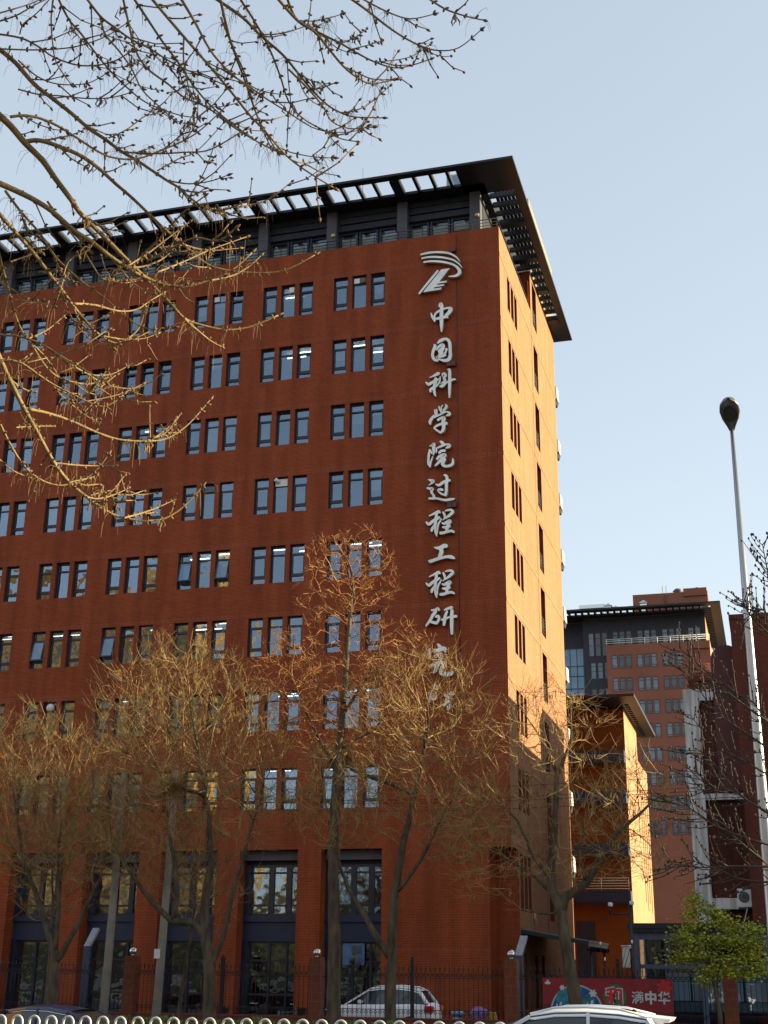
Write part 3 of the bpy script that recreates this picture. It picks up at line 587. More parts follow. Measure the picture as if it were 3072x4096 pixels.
q = MB(); [q.tube([(-24, 151.5, 43+z), (-11.7, 151.5, 43+z)], .05, 4) for z in (.4, .8, 1.1)]; [q.tube([(-23+i*1.6, 151.5, 43), (-23+i*1.6, 151.5, 44.1)], .05, 4) for i in range(8)]; T_(q, 'terrace_rail', M['white'])
def tower_win(w, h):
    b = MB(); b.box(0, .06, 0, .1, 0, h); b.box(w-.06, w, 0, .1, 0, h); b.box(.06, w-.06, 0, .1, h-.06, h); b.box(.06, w-.06, 0, .1, 0, .06); b.box(.06, w-.06, 0, .1, h*.76, h*.76+.07)
    if h < 2.5: b.box(.06, w-.06, 0, .1, h*.13, h*.13+.06)
    else: b.box(.06, w-.06, 0, .1, h*.45, h*.45+.07)
    b.mi = 1; b.face([(.05,.05,.05),(w-.05,.05,.05),(w-.05,.05,h-.05),(.05,.05,h-.05)]); b.mi = 2
    b.box(.04, w-.04, -.005, .001, h+.001, h+.08); return b
M['towerglass'] = mat('tower_glass', (.10, .15, .20), .12, var=.35, scale=.8, spec=.8); M['towerblind'] = mat('tower_blind', (.05, .065, .08), .2, var=.3, scale=.6, spec=.7)
pr = {}; rt = random.Random(9)
def put_tw(x, y, z, w, h):
    v = rt.random() < .45; k = (w, h, v)
    if k not in pr: o = T_(tower_win(w, h), 'window', [M['frame'], M['towerblind'] if v else M['towerglass'], M['reveal']]); pr[k] = o
    else: o = pr[k].copy(); COL.objects.link(o)
    o.location = (x, y, z)
for r in range(8):
    for g in range(4):
        for w in range(3):
            if g == 3 and r < 2: continue
            put_tw(-10.72+g*4.04+w*1.12, 149.93, 48.64-r*3.77, .86, 2.12)
for x in (-14.7, -10.7, -6.65, -2.65, 1.5):
    for w in range(3):
        if x > 1 and w == 2: continue
        put_tw(x+w*1.1, 152.53, 52.6 if x > -14 else 51.4, .84, 2.75 if x > -14 else 3.9)
for w in range(3): put_tw(-14.5+w*1.12, 152.53, 47.6, .84, 2.7); put_tw(-14.5+w*1.12, 152.53, 43.9, .84, 2.0)
q = MB(); q.face([(-24,154.4,44.5),(-15.9,154.4,44.5),(-15.9,154.4,53.3),(-24,154.4,53.3)]); q2 = MB()
for i in range(8): q2.box(-23.9+i*1.14, -23.8+i*1.14, 154.3, 154.39, 44.5, 53.3)
for z in (44.5, 46.4, 48.5, 50.2, 53.2): q2.box(-24, -15.9, 154.32, 154.38, z, z+.13)
co = T_(q, 'curtain_wall', mat('curtain_glass', (.10, .24, .40), .12, var=.3, scale=.5, spec=.8)); o = q2.build('mullion', M['frame'], co)
q = MB(); q.box(1.6, 4.7, 149.4, 149.99, 47.2, 47.5); q.box(1.5, 1.65, 149.5, 150, 47.5, 51.2); q.box(1.5, 4.8, 149.5, 150, 51.2, 51.4); [q.tube([(1.6, 149.45, 47.6+i*.25), (4.7, 149.45, 47.6+i*.25)], .04, 4) for i in range(5)]; T_(q, 'loggia_frame', M['tower'])
# --- right building
rb = thing('brick_workshop', 'dark red brick building with peeling white frame and tall blank wall right of the lane', 'building', (7.95, 2, 0))
R_ = absb(rb)
q = MB(); q.box(8.0, 22, 2.35, 21.2, 0, 14.75); q.box(10.34, 34, -.2, 2.3, 0, 17.55); q.box(10.3, 34, -.26, 2.36, 17.55, 17.75); R_(q, 'brick_wall', M['dark_brick'])
q = MB(); q.box(7.92, 8.62, 1.9, 2.9, 0, 14.82); q.box(8.62, 10.33, 2.05, 2.34, 14.3, 14.81); q.box(8.62, 10.33, 2.0, 2.34, 9.72, 10.0); q.box(8.62, 10.33, 1.85, 2.34, 4.95, 5.42); R_(q, 'white_frame', M['stainwhite'])
q = MB(); pts = [(9.35,17.0)]+[(9.9+.55*math.cos(a), 15.9+.75*math.sin(a)) for a in [math.pi*(1-i/10) for i in range(11)]][0:0]; 
prof = [(9.3, 2.4)]; 
arc = [(9.98-.68*math.cos(math.pi*i/12), 16.2+.68*math.sin(math.pi*i/12)) for i in range(13)]
poly = [(9.3, 10.1)]+arc+[(10.66, 10.1)]
q.prism([(x, 2.0, z) for x, z in poly], (0, 3.2, 0)); q.box(9.22, 10.7, 1.95, 2.3, 15.0, 15.15); R_(q, 'arched_duct', M['maroon'])
q = MB(); q.box(7.7, 12, 12, 20, 17.3, 17.6); q.box(8.0, 12, 12.2, 19.8, 14.8, 17.3); R_(q, 'rear_block', M['dark_brick'])
q = MB(); q.tube([(10.45, 1.86, .3), (10.45, 1.86, 4.4), (10.47, 1.86, 15.4)], .055, 8); [q.box(10.37, 10.53, 1.8, 1.95, z, z+.08) for z in (3, 6, 9, 12, 15)]; R_(q, 'downpipe', M['white'])
q = MB(); [q.tube([(8.66+(i+1)*.43, 2.33, 5.5), (8.66+(i+1)*.43+.02, 2.33, 13.9)], .012, 4) for i in range(3)]; R_(q, 'drip_stain_wire', M['grey'])
ac = thing('air_conditioner', 'white wall-hung air conditioner unit beside the white downpipe', 'air conditioner', (10.02, 1.72, 5.02))
q = MB(); q.bbox(-.30, .30, -.16, .16, 0, .78, .02); q.build('casing', M['white'], ac)
q = MB(); q.tube([(-.02, -.165, .42), (-.02, -.172, .42)], .24, 18); [q.tube([(-.02, -.178, .42), (-.02+.23*math.cos(a), -.178, .42+.23*math.sin(a))], .008, 4) for a in (0, .8, 1.6, 2.4, 3.2, 4, 4.8, 5.6)]; q.build('fan_grille', M['grey'], ac)
q = MB(); q.tube([(.1, -.1, 0), (-.05, -.12, -.5), (-.25, -.1, -1.1)], .02, 5); q.build('hose', M['white'], ac)
q = MB(); q.beam((-.25, .3, -.04), (-.25, -.2, -.04), .04); q.beam((.25, .3, -.04), (.25, -.2, -.04), .04); q.build('bracket', M['iron'], ac)
# --- glass gatehouse pavilion
pv = thing('glass_pavilion', 'blue-grey framed glass gatehouse behind the iron fence', 'pavilion', (5.8, -5, 0))
P_ = absb(pv); M['bluegrey'] = mat('blue_grey_steel', (.055, .065, .115), .45, var=.1)
q = MB(); q.box(5.55, 14, -5.25, .5, 3.92, 4.12); q.box(5.6, 14, -5.2, .45, 3.78, 3.92); P_(q, 'flat_roof', M['roof'])
q = MB(); [q.box(x, x+.2, -5.1, -4.9, 0, 3.78) for x in (5.78, 8.3, 10.7)]; q.box(5.98, 14, -5.08, -4.92, 2.42, 2.58); q.box(5.98, 14, -5.08, -4.92, 0, .2); q.box(5.78, 5.95, -.5, -.3, 0, 3.78); q.box(5.98, 14, -5.06, -4.94, 3.5, 3.78); [q.box(x, x+.06, -5.05, -4.95, .2, 3.5) for x in (6.15, 7.1)]; P_(q, 'steel_frame', M['bluegrey'])
q = MB(); q.face([(5.98,-5,.2),(14,-5,.2),(14,-5,3.5),(5.98,-5,3.5)]); P_(q, 'front_glazing', M['pglass'])
q = MB(); q.face([(5.9,-4.9,.2),(5.9,-.4,.2),(5.9,-.4,3.6),(5.9,-4.9,3.6)]); P_(q, 'side_glazing', M['pglass'])
q = MB(); q.face([(5.8,.4,0),(14,.4,0),(14,.4,3.8),(5.8,.4,3.8)]); P_(q, 'rear_wall', M['slate'])
M['paleblue'] = mat('pale_blue_panel', (.42, .55, .62), .4, var=.1)
q = MB()
for i in range(6): x = 6.9+i*1.0; q.box(x, x+.92, -4.55, -4.5, 1.25, 2.28)
P_(q, 'counter_panel', M['paleblue'])
q = MB(); q.box(6.85, 12.9, -4.7, -4.0, .85, 1.2); P_(q, 'counter', mat('counter_teal', (.10, .22, .26), .4))
# --- side awning
aw = thing('side_awning', 'grey corrugated awning over the side entrance of the main block', 'awning', (0, 5, 4.1))
A_ = absb(aw); q = MB()
for i in range(12): y = 1.9+i*.62; q.faces([(.03,y,4.12),(.03,y+.6,4.12),(3.1,y+.6,3.62),(3.1,y,3.62),(.03,y,4.04),(.03,y+.6,4.04),(3.1,y+.6,3.54),(3.1,y,3.54)], [(0,3,2,1),(4,5,6,7),(0,4,7,3),(1,2,6,5),(3,7,6,2)])
A_(q, 'canopy_sheet', M['grey'])
q = MB(); [q.beam((.05, y, 3.98), (3.0, y, 3.46), .07, .12) for y in (2.1, 4.0, 5.9, 7.8, 9.1)]; q.beam((2.95, 1.9, 3.42), (2.95, 9.3, 3.42), .1, .1); A_(q, 'rafter', M['iron'])
q = MB(); q.box(3.02, 3.06, 1.9, 9.3, 3.28, 3.6); [q.tube([(3.04, 2.0+i*.31, 3.34), (3.06, 2.0+i*.31, 3.16)], [.11, .07], 8) for i in range(24)]; q.faces([(.03,1.86,4.06),(3.05,1.86,3.56),(3.05,1.86,3.40),(.03,1.86,3.90),(.03,1.89,4.06),(3.05,1.89,3.56),(3.05,1.89,3.40),(.03,1.89,3.90)], [(0,1,2,3),(7,6,5,4),(3,2,6,7)]); A_(q, 'fringe', M['iron'])
q = MB(); [q.tube([(2.9, y, 0), (2.9, y, 3.4)], .05, 8) for y in (4.0, 9.0)]; A_(q, 'post', M['grey'])
cr = onX(2140, 3675, .02); q = MB(); rr = random.Random(3)
for i in range(9): q.tube([(.03, cr.y-.25+rr.random()*.5, cr.z+rr.uniform(-.25, .25)) for _ in range(3)], .025, 5)
o = q.build('wall_crest', mat('gilt', (.55, .36, .06), .4, .4), hall)
# --- buildings out of the frame: mirrored in windows, or added to cast shade in the street
op = thing('opposite_block', 'tall ochre block across the street, seen only mirrored in lower left office windows', 'building', (-76, -84, 0))
O_ = absb(op)
q = MB(); q.box(-102, -52, -96, -84, 0, 48); O_(q, 'wall', mat('opposite_ochre', (.52, .27, .08), .7, var=.6, scale=.08))
q = MB()
for r in range(11):
    for c in range(15): x = -101+c*3.2; q.box(x, x+1.7, -84.05, -83.97, 3+r*3.9, 5.2+r*3.9)
tag(O_(q, 'window_band', M['towerglass']), kind='stuff')
ea = thing('added_shade_block', 'unseen brown block added beyond the right edge to shade the lower part of the street trees', 'building', (60, 2, 0))  # unseen block, added as a shade caster for the lower trees
q = MB(); q.box(30, 120, -6, 12, 0, 19.5); o = q.build('wall', M['rust'], ea); o.matrix_parent_inverse = Matrix.Translation((-60, -2, 0))
# ------------------------------------------------------------------ iron fence
FY = -14.0
fence = thing('iron_fence', 'black spear-topped iron fence on a low brick wall with brick piers', 'fence', (0, FY, 0))
M['pier'] = brick('pier_tile', (.17, .055, .03), (.15, .048, .026), (.22, .10, .06), .3, .3, rough=.4, stain=.1)
M['lowwall'] = mat('low_wall_render', (.15, .045, .026), .7, var=.15)
q = MB(); q.box(-26, 22, -.16, .16, 0, .66); q.box(-26, 22, -.19, .19, .66, .72); q.build('low_wall', M['lowwall'], fence)
piers = [-18.6, -11.55, -4.42, 2.52, 9.65, 16.8]
for x in piers:
    q = MB(); q.box(x-.22, x+.22, -.24, .24, 0, 2.56); q.box(x-.20, x+.20, -.22, .22, 2.56, 2.66); po = q.build('brick_pier', M['pier'], fence)
    if x < 5 or x > 12:
        q = MB(); q.ball((x, 0, 2.81), .145, 24); q.lathe((x, 0, 2.66), [(.09, 0), (.05, .03), (.05, .06)], 12); q.build('steel_ball', M['steel'], po)
def diamond(q, x, z, s):
    P = [(x, 0, z+s), (x+s, 0, z), (x, 0, z-s), (x-s, 0, z)]
    for i in range(4): q.tube([P[i], P[(i+1) % 4]], .011, 4, cap=False)
for i in range(len(piers)-1):
    a, b_ = piers[i]+.24, piers[i+1]-.24; m = (a+b_)/2
    q = MB(); q.box(m-.06, m+.06, -.06, .06, .7, 2.62); q.ball((m, 0, 2.68), .05, 8); q.build('iron_post', M['iron'], fence)
    for u, v in ((a, m-.06), (m+.06, b_)):
        q = MB(); n = int(round((v-u)/.165)); 
        for z in (2.02, 2.20, .98, .82): q.box(u, v, -.012, .012, z-.012, z+.012) if z in (2.02, .98) else None
        for j in range(n):
            x = u+(j+.5)*(v-u)/n; q.tube([(x, 0, .72), (x, 0, 2.05)], .011, 4); q.tube([(x, 0, 2.16), (x, 0, 2.30)], .011, 4)
            q.tube([(x, 0, 2.26), (x, 0, 2.30), (x, 0, 2.44)], [.008, .026, .003], 6)
            diamond(q, x, 2.11, .062); diamond(q, x+(v-u)/n/2, 2.11, .045) if j < n-1 else None; diamond(q, x, .90, .06)
        q.build('picket_panel', M['iron'], fence)
# ------------------------------------------------------------------ poster board
pb = thing('poster_board', 'red poster board with a green disc and white characters in front of the fence', 'poster', (5.77, -14.62, 0))
def flat(name, pts, layer, m, parent=pb):
    q = MB(); y = -.03-.004*layer; q.face([(x, y, z) for x, z in pts]); return q.build(name, m, parent)
M['pred'] = mat('poster_red', (.25, .014, .022), .5, var=.12, scale=2); M['pdark'] = mat('poster_maroon', (.13, .012, .022), .5, var=.15)
M['pgreen'] = mat('poster_green', (.02, .16, .06), .5, var=.1); M['pteal'] = mat('poster_teal', (.03, .20, .26), .5, var=.5, scale=5)
M['pblue'] = mat('poster_blue', (.015, .08, .30), .5, var=.6, scale=6); M['pwhite'] = mat('poster_white', (.55, .57, .57), .5, var=.05); M['phot'] = mat('poster_scarlet', (.52, .02, .03), .5)
q = MB(); q.box(-2.1, 2.1, -.03, .03, .25, 2.08); [q.box(x, x+.06, .031, .09, 0, 2.0) for x in (-1.9, 0, 1.84)]; q.build('board', M['pred'], pb)
flat('dark_band', [(-2.1, .26), (2.1, .26), (2.1, 1.05), (-.1, 1.22), (-2.1, 1.28)], 1, M['pdark'])
def arc_(cx, cz, r, a0, a1, n=28): return [(cx+r*math.cos(R(a0+(a1-a0)*i/n)), cz+r*math.sin(R(a0+(a1-a0)*i/n))) for i in range(n+1)]
flat('globe_rim', arc_(-1.0, 1.02, .86, -10, 190), 2, mat('poster_rim', (.30, .45, .42), .5)); flat('globe', arc_(-1.0, 1.02, .81, -10, 190), 3, M['pblue'])
flat('globe_land', arc_(-1.35, 1.45, .30, 0, 360), 4, M['pteal']); flat('globe_land', arc_(-.62, 1.35, .22, 0, 360), 5, M['pteal']); flat('globe_land', [(-1.75, .95), (-1.3, 1.25), (-.9, 1.1), (-.3, 1.2), (-.2, .95)], 6, mat('poster_sea', (.04, .13, .16), .5, var=.6, scale=8))
def dove(cx, cz, s): return [(cx+x*s, cz+z*s) for x, z in [(-.5,-.6),(-.2,.1),(-.05,.5),(.1,.15),(.2,.55),(.35,.6),(.3,.2),(.45,-.6)]]
for i, (cx, cz, s) in enumerate(((-1.62, 1.1, .42), (-1.22, 1.12, .40), (-.62, 1.12, .5), (-.34, 1.08, .36))): flat('dove', dove(cx, cz, s), 7+i, M['pwhite'])
def flower(cx, cz, r, k=6): return [(cx+r*(.55+.45*abs(math.cos(k*t/2)))*math.cos(t), cz+r*(.55+.45*abs(math.cos(k*t/2)))*math.sin(t)) for t in [2*math.pi*i/48 for i in range(48)]]
flat('blossom', flower(-.45, 1.62, .13), 12, M['pwhite']); flat('blossom', flower(-1.45, 1.78, .09), 12, M['pwhite'])
flat('flower', flower(1.75, 1.72, .34, 7), 2, mat('poster_crimson', (.17, .012, .02), .5)); flat('flower', flower(1.85, 1.82, .26, 7), 3, M['phot'])
flat('disc', arc_(.25, 1.53, .37, 0, 360, 40), 4, M['pgreen'])
flat('badge', arc_(-1.93, 1.93, .10, 0, 360, 20)[0:21] and [(-1.93+.10*math.cos(t), 1.92+.045*math.sin(t)) for t in [2*math.pi*i/20 for i in range(20)]], 2, M['pwhite']); flat('badge', [(-1.965, 1.97), (-1.895, 1.97), (-1.9, 2.02), (-1.955, 2.02)], 2, M['pwhite'])
def text(body, x, z, size, layer, m, bold=.02, parent=pb, name='lettering'):
    c = bpy.data.curves.new('lettering', 'FONT'); c.body = body; c.size = size; c.offset = bold; c.align_x = 'LEFT'
    t = bpy.data.objects.new('tmp', c); COL.objects.link(t); dg = bpy.context.evaluated_depsgraph_get(); me = bpy.data.meshes.new_from_object(t.evaluated_get(dg))
    bpy.data.objects.remove(t); me.materials.clear(); me.materials.append(m); o = bpy.data.objects.new(name, me); link(o, parent)
    o.location = (x, -.03-.004*layer, z); o.rotation_euler = (R(90), 0, 0); return o
text('和', -.03, 1.33, .56, 6, M['pwhite'], .045); text('和', -.03, 1.33, .56, 7, M['phot'], .018)
text('满', .78, 1.36, .40, 6, M['pwhite'], .006); text('中', 1.20, 1.36, .40, 6, M['pwhite'], .018); text('华', 1.62, 1.36, .40, 6, M['pwhite'], .010)
# ------------------------------------------------------------------ street furniture
def hoop_line():
    rail = thing('hoop_railing', 'row of white steel hoops along the near side of the road', 'railing', (0, -36, 0))
    po = None
    for i in range(-3, 33):
        x = -3.44+i*.3655; q = MB(); n = 12
        if po is None:
            pts = [(-.105, 0, .08)]+[(-.105*math.cos(math.pi*j/n), 0, 1.235+.105*math.sin(math.pi*j/n)) for j in range(n+1)]+[(.105, 0, .08)]
            q.tube(pts, .024, 8); o = po = q.build('hoop', mat('rail_paint', (.66, .65, .60), .3, .3, var=.1), rail)
        else: o = po.copy(); link(o, rail)
        o.location = (x, 0, .02+.0023*i)
    q = MB(); q.box(-4.7, 8.3, -.03, .03, .06, .12); q.box(-4.7, 8.3, -.02, .02, .5, .54); q.build('base_rail', M['white'], rail)
hoop_line()
M['conc'] = mat('concrete_pole', (.30, .27, .22), .8, var=.15, scale=2, bump=.2, bscale=20)
for x, y, lab, dx in ((-9.42, -16.3, 'pale concrete utility pole with a small white plate, left of a forked tree', .1), (-11.4, -16.3, 'pale concrete utility pole behind the angled blue-grey lamp post', .05)):
    u = thing('utility_pole', lab, 'utility pole', (x, y, 0), group='concrete utility poles')
    q = MB(); q.tube([(0, 0, 0), (dx, 0, 4), (dx*2, 0, 9.0)], [.165, .14, .10], 14); q.build('shaft', M['conc'], u)
    q = MB(); [q.box(-.2, .5, -.04, .04, z, z+.06) for z in (8.0,)]; q.build('cross_arm', M['grey'], u)
    if x > -10:
        q = MB(); q.box(-.12, .10, -.185, -.165, 2.55, 2.86); q.build('plate', M['white'], u)
q = MB()
for i, (z, dy) in enumerate(((8.45, -.03), (8.1, 0), (7.75, .05), (8.0, .02))):
    n = 30; q.tube([(-34+i*.1+j*2.2, -16.3+dy*4, z-.9*(1-((j-14)/15)**2)*0-.35*math.sin(math.pi*((j*2.2) % 22)/22)+(-34+j*2.2)*-.012) for j in range(n)], .009, 4)
tag(q.build('overhead_cables', M['iron']), 'bundle of thin dark cables sagging across in front of the brick block', 'cable')
def angled_lamp(px, py, Y, h, lab):
    p = onY(px, py, Y); t = thing('angled_lamp_post', lab, 'lamp post', (p.x, Y, 0), group='angled lamp posts')
    q = MB(); q.box(-.13, .13, -.07, .07, 0, h-.55); q.build('post', M['bluegrey'], t)
    q = MB(); q.faces([(-.13,-.07,h-.55),(.13,-.07,h-.55),(.13,.07,h-.55),(-.13,.07,h-.55),(.03,.25,h+.12),(.29,.25,h+.12),(.29,.36,h+.06),(.03,.36,h+.06)], [(0,1,5,4),(1,2,6,5),(2,3,7,6),(3,0,4,7),(4,5,6,7)]); q.build('lamp_head', mat('lamp_head_grey', (.30, .33, .38), .4), t)
angled_lamp(2075, 3850, -12, 3.35, 'blue-grey angled lamp post standing left of the red poster board')
angled_lamp(345, 3850, -12.5, 3.55, 'blue-grey angled lamp post standing near the left concrete pole')
cp = onY(2530, 3850, -12); t = thing('camera_pole', 'black camera pole with side arm and white cabinet beside the pavilion', 'camera pole', (cp.x, -12, 0))
q = MB(); q.tube([(0, 0, 0), (0, 0, 4.55)], .06, 10); q.build('pole', M['iron'], t)
q = MB(); q.tube([(0, 0, 4.2), (-.72, 0, 4.2)], .03, 6); q.tube([(-.7, 0, 4.2), (-.7, 0, 4.45)], .03, 6); q.build('arm', M['iron'], t)
for x, z in ((-.66, 4.45), (.08, 4.5)): q = MB(); q.bbox(x-.07, x+.07, -.22, .1, z, z+.13, .02); q.build('camera', M['white'], t)
q = MB(); q.bbox(-.33, -.06, -.12, .1, 2.42, 3.12, .02); q.box(-.36, -.03, -.15, .12, 3.12, 3.16); q.build('cabinet', mat('cabinet_grey', (.50, .49, .46), .5), t)
q = MB(); [q.tube([(.1+.17*math.cos(a), -.07, 2.5+.28*math.sin(a)) for a in [2*math.pi*i/20 for i in range(21)]], .012, 5) for _ in range(1)]; q.build('cable_coil', M['iron'], t)
# tall street lamp
LX, LY = 11.17, -36.0
sl = thing('street_lamp', 'tall slim street lamp with teardrop head on a tapering metal pole', 'street lamp', (LX, LY, 0))
M['lpole'] = mat('galvanised_pole', (.36, .36, .36), .32, .8, var=.12, scale=1.5, stretch=(12, 12, .6))
tp = onY(2929, 1722, LY); q = MB(); q.lathe((0, 0, 0), [(.18, 0), (.18, .4), (.12, .45), (.10, 4), (.072, 8), (.036, tp.z), (0, tp.z+.01)], 20); q.build('pole', M['lpole'], sl)
q = MB(); rings = []; n = 20
prof = [(-.02, .05, .05), (.10, .085, .07), (.30, .155, .10), (.50, .19, .13), (.66, .175, .13), (.76, .12, .10), (.82, .03, .03)]
tilt = R(22)
for s_, w, h in prof:
    for j in range(n):
        a = 2*math.pi*j/n; x = w*math.cos(a); u = h*math.sin(a)*(1.0 if math.sin(a) > 0 else .35)
        q.v.append((x-.02*s_, -s_*math.cos(tilt)-u*math.sin(tilt)*-1*0, tp.z+.02+s_*math.sin(tilt)+u))
for i in range(len(prof)-1):
    for j in range(n): q.f.append((i*n+j, i*n+(j+1) % n, (i+1)*n+(j+1) % n, (i+1)*n+j)); q.m.append(0); q.sm.append(True)
q.build('lamp_head', mat('lamp_head_metal', (.16, .16, .17), .35, .6), sl)
q = MB(); c0 = (-.01, -.50*math.cos(tilt), tp.z+.50*math.sin(tilt)-.045); ring = [(c0[0]+.135*math.cos(a), c0[1]+.2*math.sin(a)*math.cos(tilt), c0[2]-.2*math.sin(a)*math.sin(tilt)) for a in [2*math.pi*j/24 for j in range(24)]]
q.face(ring); q.build('lens', mat('lamp_lens', (.05, .045, .03), .2), sl)
# ------------------------------------------------------------------ vehicles
M['cwhite'] = mat('car_white', (.82, .83, .85), .38, var=.03, spec=.6); M['cblue'] = mat('car_navy', (.012, .018, .07), .2, .3, var=.1, spec=.7)
M['cglass'] = mat('car_glass', (.012, .016, .022), .06, var=.2, spec=.9); M['tyre'] = mat('tyre', (.02, .02, .02), .85); M['rim'] = mat('alloy_rim', (.5, .5, .52), .3, .9); M['red'] = mat('tail_red', (.5, .015, .015), .3)
M['trim'] = mat('black_trim', (.015, .015, .016), .5)
def car(name, lab, loc, rz, paint, prof, roof, hw=.90, spoiler=False, suv=False):
    """prof: body top outline (x, z) front to rear; roof: (x, z) greenhouse outline from bonnet to boot"""
    t = thing(name, lab, 'car', loc, rz)
    def belt(x):
        for (a, za), (b_, zb) in zip(prof, prof[1:]):
            if a <= x <= b_: return za+(zb-za)*(x-a)/(b_-a)
        return prof[-1][1]
    q = MB(); q.smooth = True; rings = []
    L = prof[-1][0]-prof[0][0]
    for x, z in prof:
        e = min(1, .72+.28*min(1, (x-prof[0][0])/.5, (prof[-1][0]-x)/.4)) if True else 1
        w = hw*e; z0 = .22 if .3 < (x-prof[0][0]) < L-.3 else .34
        rings.append([(x, -w*.93, z0), (x, -w, .5*z+.15), (x, -w*.985, z-.12), (x, -w*.90, z-.01), (x, -w*.5, z+.02), (x, w*.5, z+.02), (x, w*.90, z-.01), (x, w*.985, z-.12), (x, w, .5*z+.15), (x, w*.93, z0)])
    vs = [p for r in rings for p in r]; n = 10; fs = []
    for i in range(len(rings)-1):
        for j in range(n): fs.append((i*n+j, i*n+(j+1) % n, (i+1)*n+(j+1) % n, (i+1)*n+j))
    fs += [tuple(range(n))[::-1], tuple((len(rings)-1)*n+j for j in range(n))]
    q.faces(vs, fs); fixnormals(q.build('body', paint, t))
    # greenhouse: glass volume under a painted roof shell and pillars
    def sec(x, z, inset=0):
        zb = belt(x)-.03; k = max(0, min(1, (z-zb)/.5)); w0 = hw*.90; w1 = w0-.17*k
        return zb, w0-inset, w1-inset
    g = MB(); g.smooth = False; rs = []
    for x, z in roof: zb, w0, w1 = sec(x, z, .015); rs.append([(x, -w0, zb), (x, -w1, z-.02), (x, w1, z-.02), (x, w0, zb)])
    vs = [p for r in rs for p in r]; fs = []
    for i in range(len(rs)-1):
        for j in range(3): fs.append((i*4+j, i*4+j+1, i*4+5+j, i*4+4+j))
    g.faces(vs, fs); fixnormals(g.build('window_glass', M['cglass'], t))
    r = MB(); r.smooth = True; top = [p for p in roof if p[1] > max(z for _, z in roof)-.17]; rows = []
    for x, z in top:
        zb, w0, w1 = sec(x, z); rows.append([(x, -w1-.012, z-.075), (x, -w1+.03, z-.015), (x, -w1*.55, z+.015), (x, 0, z+.028), (x, w1*.55, z+.015), (x, w1-.03, z-.015), (x, w1+.012, z-.075)])
    vs = [p for a in rows for p in a]; fs = []
    for i in range(len(rows)-1):
        for j in range(6): fs.append((i*7+j, i*7+j+1, i*7+8+j, i*7+7+j))
    r.faces(vs, fs); ro = r.build('roof', paint, t)
    pl = MB()
    for s in (-1, 1):
        def edge(x, z): zb, w0, w1 = sec(x, z); return Vector((x, s*(w0+.004), zb)), Vector((x, s*(w1+.004), z-.03))
        def lerp_roof(x):
            for (a, za), (b_, zb) in zip(roof, roof[1:]):
                if a <= x <= b_: return za+(zb-za)*(x-a)/max(b_-a, 1e-6)
            return roof[-1][1]
        x0, xm, x1 = top[0][0], (top[0][0]+top[-1][0])/2, top[-1][0]
        f0 = roof[0]; pl.beam(Vector((f0[0], s*hw*.89, belt(f0[0]))), edge(x0, top[0][1])[1], .07, .06)
        e = edge(xm, lerp_roof(xm)); pl.beam(e[0], e[1], .05, .02)
        f1 = roof[-1]; pl.beam(Vector((f1[0], s*hw*.87, belt(f1[0]))), edge(x1, top[-1][1])[1], .16, .06)
    pl.build('pillar', paint, t)
    tr = MB()
    for s in (-1, 1):
        tr.tube([Vector((x, s*(sec(x, z)[2]+.014), z-.085)) for x, z in top], .012, 5)
    tr.build('window_trim', M['steel'], t)
    if suv:
        for s in (-1, 1):
            q = MB(); q.tube([(x, s*(sec(x, z)[2]-.06), z+.05 if 0 < i < len(top)-1 else z+.01) for i, (x, z) in enumerate(top)], .02, 6); q.build('roof_rail', paint, t)
    xs = (prof[0][0]+.85, prof[-1][0]-.85)
    for x in xs:
        for s in (-1, 1):
            q = MB(); q.tube([(x, s*(hw-.20), .33), (x, s*(hw+.005), .33)], .33, 24); wo = q.build('wheel', M['tyre'], t)
            q = MB(); q.tube([(x, s*(hw), .33), (x, s*(hw+.012), .33)], .22, 18); q.build('rim', M['rim'], wo)
    for s in (-1, 1):
        q = MB(); x = prof[-1][0]; zt = prof[-2][1]; q.bbox(x-.30, x+.015, s*hw*.78-.17, s*hw*.78+.17, zt-.28, zt-.06, .03); q.build('tail_light', M['red'], t)
        q = MB(); x = prof[0][0]; q.bbox(x-.01, x+.28, s*hw*.72-.16, s*hw*.72+.16, .58, .72, .03); q.build('headlight', M['cglass'], t)
        q = MB(); x = roof[0][0]+.55; q.bbox(x, x+.16, s*(hw+.03)-.10, s*(hw+.03)+.10, belt(x)+.02, belt(x)+.16, .03); q.build('mirror', paint, t)
    if spoiler:
        x, z = top[-1]; q = MB(); q.faces([(x-.12,-.62,z+.02),(x-.12,.62,z+.02),(x+.34,.58,z-.02),(x+.34,-.58,z-.02),(x-.1,-.62,z-.10),(x-.1,.62,z-.10),(x+.30,.58,z-.07),(x+.30,-.58,z-.07)], [(0,1,2,3),(7,6,5,4),(0,3,7,4),(1,5,6,2),(2,6,7,3)]); q.build('spoiler', paint, t)
        q = MB(); q.tube([(x-.35, 0, z+.02), (x-.28, 0, z+.09), (x-.22, 0, z+.05)], .02, 5); q.build('aerial', M['trim'], t)
    return t
suvp = [(-2.25,.62),(-2.1,.80),(-1.4,.98),(-1.0,1.04),(0,1.05),(1.2,1.08),(1.9,1.12),(2.12,1.08),(2.22,.8)]
suvr = [(-1.15,1.02),(-.55,1.42),(-.25,1.585),(.2,1.65),(.8,1.66),(1.4,1.61),(1.72,1.52),(2.02,1.1)]
suvr2 = [(-1.2,1.02),(-.85,1.28),(-.45,1.52),(-.1,1.64),(.3,1.70),(.8,1.715),(1.3,1.69),(1.75,1.63),(1.98,1.25),(2.08,1.1)]
car('white_suv', 'white hatchback SUV with roof spoiler passing at the lower right edge', (7.45, -37.6, 0), 0, M['cwhite'], suvp, suvr2, .92, True, True)
